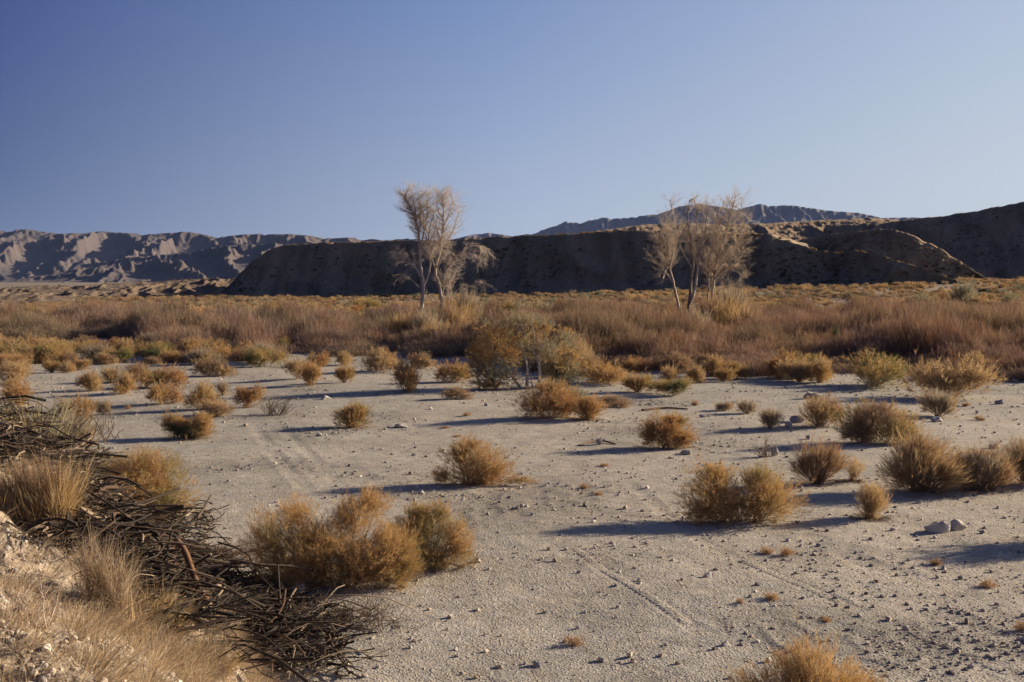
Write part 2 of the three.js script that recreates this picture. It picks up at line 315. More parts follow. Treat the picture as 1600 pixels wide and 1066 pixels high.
function erode(H, NX, NY, cell, drops, seed, rate = 0.35) {      // rain drops that cut gullies down the slopes
  const R = rng(seed), g = [0, 0, 0], look = (x, y) => { const i = x | 0, j = y | 0, u = x - i, v = y - j, e = j * NX + i, a = H[e], b = H[e + 1], c = H[e + NX], d = H[e + NX + 1]; g[0] = (b - a) * (1 - v) + (d - c) * v; g[1] = (c - a) * (1 - u) + (d - b) * u; g[2] = a * (1 - u) * (1 - v) + b * u * (1 - v) + c * (1 - u) * v + d * u * v; };
  const add = (x, y, m) => { const i = x | 0, j = y | 0, u = x - i, v = y - j, e = j * NX + i; H[e] += m * (1 - u) * (1 - v); H[e + 1] += m * u * (1 - v); H[e + NX] += m * (1 - u) * v; H[e + NX + 1] += m * u * v; };
  for (let n = 0; n < drops; n++) {
    let x = 1 + R() * (NX - 3), y = 1 + R() * (NY - 3), dx = 0, dy = 0, speed = 1, water = 1, load = 0;
    for (let k = 0; k < 60; k++) {
      look(x, y); const h0 = g[2]; dx = dx * 0.1 - g[0] * 0.9; dy = dy * 0.1 - g[1] * 0.9; const l = Math.hypot(dx, dy); if (l < 1e-6) break; dx /= l; dy /= l;
      const nx = x + dx, ny = y + dy; if (nx < 1 || ny < 1 || nx > NX - 2.01 || ny > NY - 2.01) break;
      look(nx, ny); const dh = g[2] - h0, cap = Math.max(-dh, 0.01 * cell) * speed * water * 4;
      if (load > cap || dh > 0) { const m = dh > 0 ? Math.min(dh, load) : (load - cap) * 0.25; load -= m; add(x, y, m); }
      else { const m = Math.min((cap - load) * rate, -dh); load += m; add(x, y, -m); }
      speed = Math.sqrt(Math.max(0.05, speed * speed - dh / cell)); speed = Math.min(speed, 3); water *= 0.97; x = nx; y = ny;
    }
  }
}
function mountain(name, label, crest, o) {                      // eroded range: crest profile seen from here, spurs running down to a foot in front
  const NX = o.nu + 1, NY = o.nv + 1, H = new Float32Array(NX * NY), b = new Buf(), PX = crest.map((c) => c[0]), PY = crest.map((c) => c[1]), X = [], Z = [];
  const ceil = new Float32Array(NX * NY);
  for (let j = 0; j < NY; j++) for (let i = 0; i < NX; i++) {
    const px = lerp(PX[0], PX[PX.length - 1], i / o.nu), v = j / o.nv, depth = o.D + (v - o.vc) * o.span, a = (px - 800) / F;
    const crestH = EYE + (440 - table(PX, PY, px)) / F * o.D, x = a * o.D + (depth - o.D) * a * 0.4, z = -depth, e = j * NX + i;
    const sx = x / o.cell, sz = depth / o.cell, wx = 0.35 * perlin(sx * 0.9, sz * 0.9, o.seed), wz = 0.35 * perlin(sx * 0.9 + 9, sz * 0.9, o.seed + 5);
    const r = crags(sx + 0.30 * sz + wx, sz * 0.34 + wz, 5, o.seed + 20), k = Math.min(v / o.vc, 1);
    const f = v < o.vc ? Math.pow(k, 1.1) : 1 - 0.4 * smooth(o.vc, 1, v), body = Math.sin(Math.PI * clamp(0.10 + 0.885 * k));
    H[e] = o.foot + (crestH - o.foot) * (f * (1 - 0.75 * o.cut * body) + o.cut * body * (r * 1.7 - 0.28) * Math.min(1, k * 4) * (0.35 + 0.65 * f) + 0.10 * (r - 0.28) * f);
    ceil[e] = EYE + (440 - table(PX, PY, px)) / F * depth; X[e] = x; Z[e] = z;
  }
  const cell = (X[1] - X[0] + o.span / o.nv) / 2; erode(H, NX, NY, cell, o.drops, o.seed + 3, 0.3);
  for (let pass = 0; pass < (o.blur ?? 2); pass++) { const C = H.slice(); for (let j = 1; j < NY - 1; j++) for (let i = 1; i < NX - 1; i++) { const e = j * NX + i; H[e] = (C[e] * 4 + (C[e - 1] + C[e + 1] + C[e - NX] + C[e + NX]) * 2 + C[e - NX - 1] + C[e - NX + 1] + C[e + NX - 1] + C[e + NX + 1]) / 16; } }
  for (let e = 0; e < H.length; e++) {
    const over = H[e] - ceil[e] * 0.985; let y = over > 0 ? ceil[e] * 0.985 + over * 0.22 : H[e]; y = Math.max(y, o.foot);
    b.p.push(X[e], y, Z[e]); const m = 1 + 0.22 * fbm(X[e] / o.cell * 2, Z[e] / o.cell * 2, 4, o.seed + 60), t = fbm(X[e] / o.cell, y / o.cell * 5, 3, o.seed + 61); b.c.push(o.col[0] * m * (1 + 0.10 * t), o.col[1] * m, o.col[2] * m * (1 - 0.08 * t));
  }
  if (name === 'hills') { const R = rng(o.seed + 9); for (let e = 0; e < H.length; e++) if (R() < 0.10) lowSpots.push([X[e], H[e], Z[e]]); }
  for (let j = 1; j < NY; j++) for (let i = 1; i < NX; i++) { const e = j * NX + i; b.i.push(e - NX - 1, e - NX, e, e - NX - 1, e, e - 1); }
  return tag(mesh(name, b.geo(true), rockMat([1, 1, 1])), label, 'mountains', null, 'structure');
}
mountain('mountains', 'rugged brown mountain range with shaded gullies on the left horizon', [[-320, 352], [-200, 360], [-80, 352], [0, 357], [40, 358], [100, 366], [160, 361], [230, 366], [290, 362], [340, 369], [400, 365], [470, 366], [520, 372], [560, 371], [600, 376], [640, 372], [700, 376], [760, 372], [830, 380], [920, 392]], { seed: 101, D: 11500, span: 3300, vc: 0.72, nu: 640, nv: 170, cell: 560, drops: 110000, foot: -45, cut: 0.72, col: [0.10, 0.082, 0.082], blur: 1 });
mountain('mountains', 'dark front range with sunlit spurs below the left horizon', [[-320, 425], [-160, 432], [0, 440], [60, 432], [100, 425], [140, 413], [200, 400], [250, 394], [300, 392], [340, 385], [380, 381], [430, 379], [520, 380], [620, 384]], { seed: 131, D: 8000, span: 1800, vc: 0.66, nu: 540, nv: 120, cell: 360, drops: 80000, foot: -45, cut: 0.66, col: [0.095, 0.078, 0.077], blur: 1 });
mountain('mountains', 'bluish distant peaks behind the right hand tree', [[560, 378], [640, 374], [700, 376], [740, 366], [762, 363], [800, 369], [830, 364], [860, 352], [886, 343], [905, 346], [938, 338], [970, 340], [1000, 337], [1030, 333], [1060, 323], [1092, 318], [1120, 322], [1150, 328], [1185, 318], [1210, 321], [1240, 321], [1290, 329], [1340, 332], [1375, 340], [1430, 340], [1500, 348], [1700, 345]], { seed: 151, D: 19000, span: 4200, vc: 0.7, nu: 560, nv: 120, cell: 1150, drops: 60000, foot: 60, cut: 0.36, col: [0.13, 0.112, 0.115], blur: 1 });
mountain('hills', 'low tan badland hills with dark gullies at the left', [[-260, 452], [-160, 452], [-60, 450], [0, 450], [60, 446], [110, 448], [150, 443], [200, 442], [240, 440], [290, 437], [330, 435], [380, 434], [450, 435]], { seed: 173, D: 440, span: 150, vc: 0.6, nu: 420, nv: 110, cell: 12, drops: 40000, foot: -2.6, cut: 0.72, col: [0.155, 0.11, 0.077], blur: 1 });
mountain('hills', 'small dark front knoll of the badlands at the left edge', [[-260, 478], [-80, 468], [-20, 464], [30, 462], [64, 460], [90, 464], [130, 471], [165, 478]], { seed: 181, D: 325, span: 90, vc: 0.5, nu: 160, nv: 60, cell: 9, drops: 6000, foot: -2.4, cut: 0.7, col: [0.15, 0.107, 0.075], blur: 1 });

// ------------------------------------------------------------------ shrubs: many fine blades on bent stems
const PAL = {
  straw: [[0.40, 0.30, 0.185], [0.33, 0.235, 0.135], [0.52, 0.42, 0.30], [0.27, 0.185, 0.11]],
  gold: [[0.46, 0.29, 0.105], [0.50, 0.335, 0.145], [0.39, 0.225, 0.075], [0.33, 0.235, 0.085]],
  tan: [[0.50, 0.365, 0.20], [0.44, 0.30, 0.15], [0.40, 0.28, 0.16], [0.47, 0.33, 0.15]],
  rust: [[0.40, 0.205, 0.07], [0.46, 0.26, 0.095], [0.33, 0.165, 0.06], [0.42, 0.26, 0.10]],
  olive: [[0.40, 0.27, 0.095], [0.24, 0.20, 0.065], [0.45, 0.30, 0.12], [0.17, 0.165, 0.05]],
  brown: [[0.36, 0.225, 0.115], [0.31, 0.20, 0.115], [0.40, 0.26, 0.135], [0.28, 0.19, 0.12]],
  grey: [[0.40, 0.32, 0.23], [0.34, 0.28, 0.21], [0.44, 0.34, 0.23], [0.31, 0.26, 0.19]],
  sage: [[0.30, 0.285, 0.195], [0.35, 0.315, 0.20], [0.38, 0.285, 0.14], [0.26, 0.255, 0.18]],
  dark: [[0.17, 0.12, 0.085], [0.14, 0.10, 0.07], [0.20, 0.145, 0.10], [0.15, 0.12, 0.09]],
  green: [[0.075, 0.10, 0.035], [0.10, 0.12, 0.045], [0.13, 0.125, 0.05], [0.06, 0.085, 0.035]],
  yellow: [[0.55, 0.38, 0.05], [0.50, 0.32, 0.05], [0.46, 0.36, 0.08], [0.40, 0.28, 0.06]],
};
const LEAF = leafy([1, 1, 1], 0.46), WOOD = bark([1, 1, 1]);
for (const k of ['gold', 'tan', 'rust', 'olive', 'brown']) PAL[k] = PAL[k].map((c) => { const g = (c[0] + c[1] + c[2]) / 3; return [lerp(g, c[0], 0.97) * 1.09, lerp(g, c[1], 0.95) * 1.08, lerp(g, c[2], 0.90) * 0.98]; });
function pick(pal, t) { return pal[clamp(Math.floor(t * pal.length), 0, pal.length - 1)]; }
function shrubGeo(o) {                                          // o.lobes: [x, y, z, rx, ry, rz]
  const R = rng(o.seed), f = new Buf(), s = new Buf(), per = o.per ?? 10, n = Math.round(o.blades / per), lob = o.lobes;
  const W = lob.map((l) => Math.pow(l[3] * l[4] * l[5], 0.62)), tot = W.reduce((a, b) => a + b, 0), size = o.size ?? 1, pal = PAL[o.pal], pal2 = o.pal2 ? PAL[o.pal2] : null;
  let left = o.stems;
  for (let k = 0; k < n; k++) {
    let w = R() * tot, li = 0; while (w > W[li] && li < lob.length - 1) w -= W[li++];
    const l = lob[li]; let dx, dy, dz, q; do { dx = R() * 2 - 1; dy = R() * 2 - 1; dz = R() * 2 - 1; q = dx * dx + dy * dy + dz * dz; } while (q > 1 || q < 0.02); q = Math.sqrt(q); dx /= q; dy /= q; dz /= q;
    let fr = Math.pow(R(), o.shell ?? 0.46) * (1 + 0.5 * noise(dx * 3.1 + li * 7, dy * 3.1 + dz * 2.3, o.seed)) * (R() < 0.15 ? 1 + 0.35 * R() : 1);
    let x = l[0] + dx * l[3] * fr, y = l[1] + dy * l[4] * fr, z = l[2] + dz * l[5] * fr;
    if (y < 0.03 * size) { if (R() < 0.6) continue; y = (0.02 + 0.1 * R()) * size; }
    const bx = l[0] * (o.root ?? 0.5) + (R() - 0.5) * 0.18 * size * (o.rootSpread ?? 1), bz = l[2] * (o.root ?? 0.5) + (R() - 0.5) * 0.18 * size * (o.rootSpread ?? 1);
    let ax = x - bx, ay = y, az = z - bz, al = Math.hypot(ax, ay, az) || 1; const fan = o.fan ?? 0.6, up = o.up ?? 0.25;
    ax = ax / al * fan + dx * (1 - fan) + (R() - 0.5) * 0.5 + (o.lean ?? 0); ay = ay / al * fan + dy * (1 - fan) + up + (R() - 0.5) * 0.4; az = az / al * fan + dz * (1 - fan) + (R() - 0.5) * 0.5; al = Math.hypot(ax, ay, az); ax /= al; ay /= al; az /= al;
    const patch = 0.5 + 0.7 * noise(x / size * 3.2 + 11, y / size * 3.2 + z / size * 2.1, o.seed + 4) + (R() - 0.5) * 0.5;
    const useB = pal2 && noise(x / size * 2.3 - 4, y / size * 2.6 - z / size * 2.3, o.seed + 9) + (R() - 0.5) * 0.5 > (o.cut2 ?? 0.35);
    const j = o.jit ?? 0.55;
    for (let b = 0; b < per; b++) {
      const c = pick(useB ? pal2 : pal, patch + (R() - 0.5) * 0.35), m = 0.75 + 0.5 * R(), len = o.len * (0.55 + 0.75 * R()), back = R() * len * 0.9;
      let ex = ax + (R() - 0.5) * 2 * j, ey = ay + (R() - 0.5) * 2 * j, ez = az + (R() - 0.5) * 2 * j; const el = Math.hypot(ex, ey, ez); ex /= el; ey /= el; ez /= el;
      const sx = x - ax * back, sy = Math.max(0.005, y - ay * back), sz = z - az * back;
      f.blade(sx, sy, sz, ex, ey, ez, len, o.width * (0.7 + 0.6 * R()), [c[0] * m, c[1] * m, c[2] * m], R);
    }
    if (left > 0 && k % Math.max(1, Math.floor(n / (o.stems * 1.3))) === 0) {
      left--; const m1 = V(bx + (x - bx) * 0.3 + (R() - 0.5) * 0.06 * size, y * 0.42, bz + (z - bz) * 0.3 + (R() - 0.5) * 0.06 * size), m2 = V(bx + (x - bx) * 0.68 + (R() - 0.5) * 0.07 * size, y * 0.8, bz + (z - bz) * 0.68 + (R() - 0.5) * 0.07 * size);
      const c = o.stemCol ?? [0.27, 0.19, 0.13], g = 0.7 + 0.6 * R(), c2 = [c[0] * g, c[1] * g, c[2] * g], r = (o.stemR ?? 0.008) * (0.6 + 0.7 * R());
      s.tube([V(bx, -0.03, bz), m1, m2, V(x, y, z)], [r, r * 0.8, r * 0.5, r * 0.15], 3, c2);
    }
  }
  return { leaf: f.geo(), stem: s.geo(true) };
}
function shrubThing(name, g, label, category, pos, turn, group) {
  const t = thing(name, label, category, pos, turn, group);
  mesh('stem', g.stem, WOOD, t); mesh('foliage', g.leaf, LEAF, t).userData.kind = 'stuff'; return t;
}
const litterSpots = [];
// one-off shrubs: lobes given where the photograph shows the lumps, [px, row, half width, half height, depth offset in metres]
function bigShrub(px, base, lumps, o, label, name = 'desert_shrub', cat = 'shrub') {
  const p = at(px, base), k = -p.z / F; if (cat === 'shrub') litterSpots.push([p, Math.max(...lumps.map(([x, , rx]) => Math.abs(x - px) + rx)) * k]);
  const lobes = lumps.map(([x, y, rx, ry, dz = 0]) => [(x - px) * k, Math.max((base - y) * k, ry * k * 0.6), dz, rx * k, ry * k, Math.min(rx, ry * 1.25) * k]);
  return shrubThing(name, shrubGeo({ lobes, ...o }), label, cat, [p.x, p.y - 0.02, p.z], 0);
}
bigShrub(520, 908, [[425, 838, 48, 52, 0.1], [488, 842, 54, 44, -0.1], [546, 806, 40, 36, -0.3], [574, 786, 30, 24, -0.5], [560, 868, 78, 44, 0.2], [612, 858, 42, 46, 0.1], [465, 878, 70, 34, 0.35], [505, 862, 80, 48, 0], [622, 888, 28, 24, 0.3], [606, 838, 30, 26, -0.2], [634, 852, 28, 30, -0.1], [640, 872, 26, 26, 0.1], [455, 803, 34, 26, -0.4]],
  { seed: 301, blades: 78200, len: 0.108, width: 0.0045, stems: 150, size: 1.6, pal: 'gold', pal2: 'olive', cut2: 0.42, jit: 0.85, fan: 0.45, stemR: 0.007 }, 'largest gold and olive shrub sprawling beside the driftwood pile');
bigShrub(672, 882, [[665, 825, 40, 38, 0], [712, 830, 30, 34, 0.1], [680, 858, 45, 26, 0.2], [655, 802, 24, 20, -0.3], [688, 796, 20, 20, -0.1], [648, 818, 26, 28, -0.2], [722, 852, 24, 24, 0.2], [632, 838, 30, 36, -0.2], [628, 862, 28, 24, -0.1]],
  { seed: 302, blades: 32300, len: 0.101, width: 0.0043, stems: 90, size: 1.1, pal: 'gold', pal2: 'olive', cut2: 0.5, jit: 0.85, fan: 0.5, stemR: 0.008 }, 'bright gold shrub joined to the right end of the largest shrub');
bigShrub(226, 803, [[222, 748, 72, 46, 0], [188, 765, 48, 42, 0.1], [262, 768, 44, 38, 0.1], [225, 784, 80, 26, 0.2], [228, 722, 52, 28, -0.1], [180, 742, 36, 28, 0]],
  { seed: 303, blades: 47600, len: 0.122, width: 0.0054, stems: 120, size: 1.5, pal: 'gold', pal2: 'olive', cut2: 0.3, jit: 0.85, fan: 0.5 }, 'big rounded orange brown shrub behind the driftwood at the left');
bigShrub(1158, 812, [[1112, 768, 48, 48, 0], [1205, 772, 46, 42, 0.1], [1158, 780, 72, 34, 0.1], [1188, 745, 30, 24, -0.2], [1120, 738, 30, 22, -0.1], [1095, 790, 34, 24, 0.2]],
  { seed: 304, blades: 45900, len: 0.108, width: 0.0050, stems: 110, size: 1.3, pal: 'gold', pal2: 'olive', cut2: 0.25, jit: 0.85, fan: 0.5 }, 'two lobed golden shrub with a long shadow in mid wash');
bigShrub(742, 755, [[742, 712, 42, 32, 0], [716, 706, 24, 25, -0.1], [770, 728, 36, 27, 0], [745, 738, 60, 18, 0.1], [690, 738, 18, 14, 0], [735, 690, 22, 12, -0.1], [812, 745, 24, 7, 0.1]],
  { seed: 305, blades: 25500, len: 0.108, width: 0.0054, stems: 110, size: 1.2, pal: 'rust', pal2: 'gold', cut2: -0.1, jit: 0.85, fan: 0.6, stemR: 0.009 }, 'open orange shrub in the middle with low twigs spreading right');
bigShrub(1440, 768, [[1438, 722, 52, 42, 0], [1410, 735, 32, 30, 0], [1475, 735, 32, 30, 0.2], [1440, 700, 35, 24, -0.2]],
  { seed: 306, blades: 28500, len: 0.187, width: 0.0053, stems: 170, size: 1.4, pal: 'brown', pal2: 'tan', cut2: 0.1, fan: 0.95, up: 0.1, jit: 0.32, root: 0.25, lean: 0.1, stemR: 0.007 }, 'tallest fan shaped brown shrub near the right edge');
bigShrub(1536, 765, [[1530, 725, 44, 34, 0], [1560, 735, 30, 26, 0], [1505, 735, 24, 26, 0]],
  { seed: 307, blades: 21000, len: 0.170, width: 0.0053, stems: 120, size: 1.2, pal: 'brown', pal2: 'grey', cut2: 0, fan: 0.9, up: 0.1, jit: 0.36, root: 0.3, stemR: 0.007 }, 'greyish brown fan shrub right of the tallest fan shaped one');
bigShrub(1604, 757, [[1594, 715, 36, 30, 0], [1620, 728, 34, 28, 0]], { seed: 308, blades: 13500, len: 0.170, width: 0.0053, stems: 70, size: 1.1, pal: 'brown', fan: 0.9, jit: 0.36, up: 0.1 }, 'brown shrub cut by the right edge of the view');
bigShrub(1276, 755, [[1278, 715, 36, 28, 0], [1255, 725, 20, 22, 0], [1302, 718, 20, 24, 0]], { seed: 309, blades: 11250, len: 0.170, width: 0.0047, stems: 130, size: 0.8, pal: 'brown', pal2: 'rust', cut2: 0.2, fan: 1, jit: 0.3, up: 0.1, root: 0.15, stemR: 0.007, stemCol: [0.22, 0.14, 0.1] }, 'spiky reddish brown shrub right of the two lobed golden one');
bigShrub(1332, 752, [[1334, 728, 20, 18, 0]], { seed: 310, blades: 1650, len: 0.136, width: 0.0039, stems: 60, size: 0.5, pal: 'tan', fan: 1, jit: 0.3, root: 0.1, stemR: 0.005 }, 'small sparse twiggy shrub beside the spiky reddish one');
bigShrub(1362, 809, [[1364, 774, 25, 22, 0], [1360, 790, 16, 16, 0]], { seed: 311, blades: 9750, len: 0.119, width: 0.0039, stems: 70, size: 0.5, pal: 'tan', pal2: 'brown', cut2: 0.3, fan: 0.95, jit: 0.4, root: 0.05, rootSpread: 0.4, stemR: 0.005 }, 'small tan vase shaped shrub standing alone on bare sand');
bigShrub(1375, 690, [[1345, 655, 38, 28, 0], [1390, 660, 40, 28, 0.2], [1412, 672, 26, 18, 0.3], [1335, 672, 34, 18, 0.2], [1372, 640, 28, 16, -0.2]], { seed: 312, blades: 30600, len: 0.144, width: 0.0068, stems: 90, size: 1.6, pal: 'brown', pal2: 'olive', cut2: -0.05, jit: 0.85, fan: 0.6 }, 'broad brown shrub with a bright gold right side');
bigShrub(1278, 667, [[1280, 642, 28, 22, 0], [1305, 645, 16, 16, 0]], { seed: 313, blades: 11250, len: 0.170, width: 0.0066, stems: 90, size: 0.9, pal: 'tan', pal2: 'brown', cut2: 0.1, fan: 0.95, jit: 0.35, root: 0.15 }, 'tan leaning shrub behind the pale grey stones');
bigShrub(1040, 699, [[1040, 670, 40, 26, 0], [1068, 682, 18, 16, 0.1], [1015, 675, 18, 22, 0], [1055, 655, 24, 12, -0.1]], { seed: 314, blades: 25500, len: 0.122, width: 0.0061, stems: 70, size: 1.2, pal: 'rust', pal2: 'gold', cut2: 0.1, jit: 0.85, fan: 0.55 }, 'square topped orange shrub right of centre on bare sand');
bigShrub(548, 667, [[550, 648, 29, 19, 0], [560, 640, 16, 12, 0]], { seed: 315, blades: 15300, len: 0.137, width: 0.0061, stems: 70, size: 0.9, pal: 'gold', pal2: 'olive', cut2: 0.0, fan: 0.85, jit: 0.4, root: 0.15 }, 'small round golden shrub with a very long shadow to its left');
bigShrub(292, 684, [[292, 666, 38, 18, 0], [318, 656, 16, 14, 0.1], [270, 658, 20, 14, 0], [305, 672, 30, 13, 0.1]], { seed: 316, blades: 22100, len: 0.130, width: 0.0068, stems: 90, size: 1.2, pal: 'gold', pal2: 'green', cut2: 0.5, jit: 0.85, fan: 0.5, root: 0.6 }, 'golden shrub with a green top at the middle left');
bigShrub(862, 653, [[862, 625, 40, 28, 0], [835, 632, 30, 24, 0.2], [885, 632, 24, 22, 0], [860, 605, 28, 14, -0.2]], { seed: 317, blades: 25500, len: 0.144, width: 0.0072, stems: 50, size: 1.4, pal: 'rust', pal2: 'gold', cut2: 0.2, jit: 0.85, fan: 0.6 }, 'dense orange shrub at the foot of the pale trunked tree');
bigShrub(918, 656, [[920, 636, 25, 19, 0]], { seed: 318, blades: 11900, len: 0.130, width: 0.0065, stems: 60, size: 0.9, pal: 'rust', fan: 0.9, jit: 0.4, root: 0.1 }, 'small rust shrub touching the right of the dense orange one');
bigShrub(1262, 1130, [[1258, 1042, 66, 58, 0], [1330, 1072, 50, 36, 0], [1180, 1075, 45, 36, 0], [1270, 1090, 110, 40, 0.2], [1385, 1075, 22, 24, 0.1]], { seed: 319, blades: 34000, len: 0.115, width: 0.0035, stems: 190, size: 1.3, pal: 'gold', pal2: 'tan', cut2: 0.1, fan: 0.9, jit: 0.5, root: 0.3, stemR: 0.005, stemCol: [0.36, 0.25, 0.14] }, 'feathery golden shrub cut off by the bottom edge');
bigShrub(1700, 850, [[1680, 790, 60, 50, 0], [1740, 800, 50, 45, 0]], { seed: 320, blades: 15300, len: 0.130, width: 0.0065, stems: 60, size: 1.4, pal: 'brown', jit: 0.85, fan: 0.8 }, 'brown shrub beyond the right edge that throws its shadow in');

// repeated shrubs: a few grown forms, copied
function protoShrub(o) { return shrubGeo({ size: 0.8, root: 0.3, ...o }); }
const FORM = {
  dome: ['gold', 'tan', 'rust', 'brown', 'olive'].map((pal, k) => [pal, protoShrub({ seed: 401 + k, lobes: ((R) => [...Array(6)].map((_, i) => [(i / 5 - 0.5) * 0.6 + (R() - 0.5) * 0.16, 0.16 + 0.20 * R() + (i % 3 === 1 ? 0.06 : 0), (R() - 0.5) * 0.45, 0.16 + 0.14 * R(), 0.14 + 0.12 * R(), 0.2 + 0.1 * R()]))(rng(460 + k * 3)), blades: 9500, len: 0.085, width: 0.006, jit: 0.8, stems: 26, pal, pal2: ['rust', 'gold', 'gold', 'tan', 'olive'][k], cut2: 0.2, fan: 0.5, stemR: 0.005 })]),
  fan: ['tan', 'brown', 'gold'].map((pal, k) => [pal, protoShrub({ seed: 421 + k, lobes: [[0, 0.34, 0, 0.4, 0.24, 0.36], [-0.24, 0.28, 0, 0.24, 0.2, 0.26], [0.24, 0.3, 0, 0.24, 0.2, 0.26]], blades: 4600, len: 0.16, width: 0.0065, stems: 70, pal, pal2: ['grey', 'tan', 'rust'][k], cut2: 0.2, fan: 0.98, jit: 0.34, root: 0.1, rootSpread: 0.6, up: 0.12, stemR: 0.005 })]),
  low: ['brown', 'gold'].map((pal, k) => [pal, protoShrub({ seed: 431 + k, lobes: [[-0.22, 0.2, 0, 0.28, 0.22, 0.3], [0.05, 0.26, 0.05, 0.3, 0.28, 0.3], [0.28, 0.16, 0, 0.24, 0.18, 0.26]], blades: 9000, len: 0.08, width: 0.006, jit: 0.8, stems: 26, pal, pal2: 'tan', cut2: 0.2, fan: 0.45, stemR: 0.005 })]),
  sage: [['sage', protoShrub({ seed: 441, lobes: [[0, 0.3, 0, 0.4, 0.3, 0.4], [0.2, 0.22, 0, 0.28, 0.2, 0.3]], blades: 5500, len: 0.09, width: 0.008, stems: 30, pal: 'sage', fan: 0.5, stemR: 0.006, stemCol: [0.4, 0.34, 0.27] })]],
  green: [['green', protoShrub({ seed: 442, lobes: [[0, 0.3, 0, 0.4, 0.3, 0.4], [-0.2, 0.4, 0, 0.24, 0.24, 0.3]], blades: 5000, len: 0.09, width: 0.011, stems: 20, pal: 'green', pal2: 'olive', cut2: 0.45, fan: 0.5, stemR: 0.005 })]],
  yellow: [['yellow', protoShrub({ seed: 443, lobes: [[0, 0.32, 0, 0.4, 0.34, 0.4]], blades: 2500, len: 0.1, width: 0.014, stems: 16, pal: 'yellow', fan: 0.5, stemR: 0.005 })]],
};
const firstOf = new Map();
function placeShrub(form, pal, px, base, w, h, label, turn = 0, group, name = 'desert_shrub', pos) {
  const [, g] = FORM[form].find((f) => f[0] === pal) ?? FORM[form][0], p = pos ?? at(px, base), k = pos ? 1 : -p.z / F;
  let t = firstOf.get(g);
  if (!t) { t = shrubThing(name, g, label, 'shrub', [0, 0, 0], 0, group); firstOf.set(g, t); }
  else { t = t.clone(); t.name = numbered(name); scene.add(t); t.userData = {}; tag(t, label, 'shrub', group); }
  t.position.set(p.x, p.y - 0.02, p.z); t.rotation.set(0.10 * Math.sin(px * 3.7 + base), turn, 0.12 * Math.sin(px * 1.9 + base * 2.3)); t.scale.set(w * k / 0.92, h * k / (form === 'dome' ? 0.49 : 0.56), w * k / 0.92); return t;
}
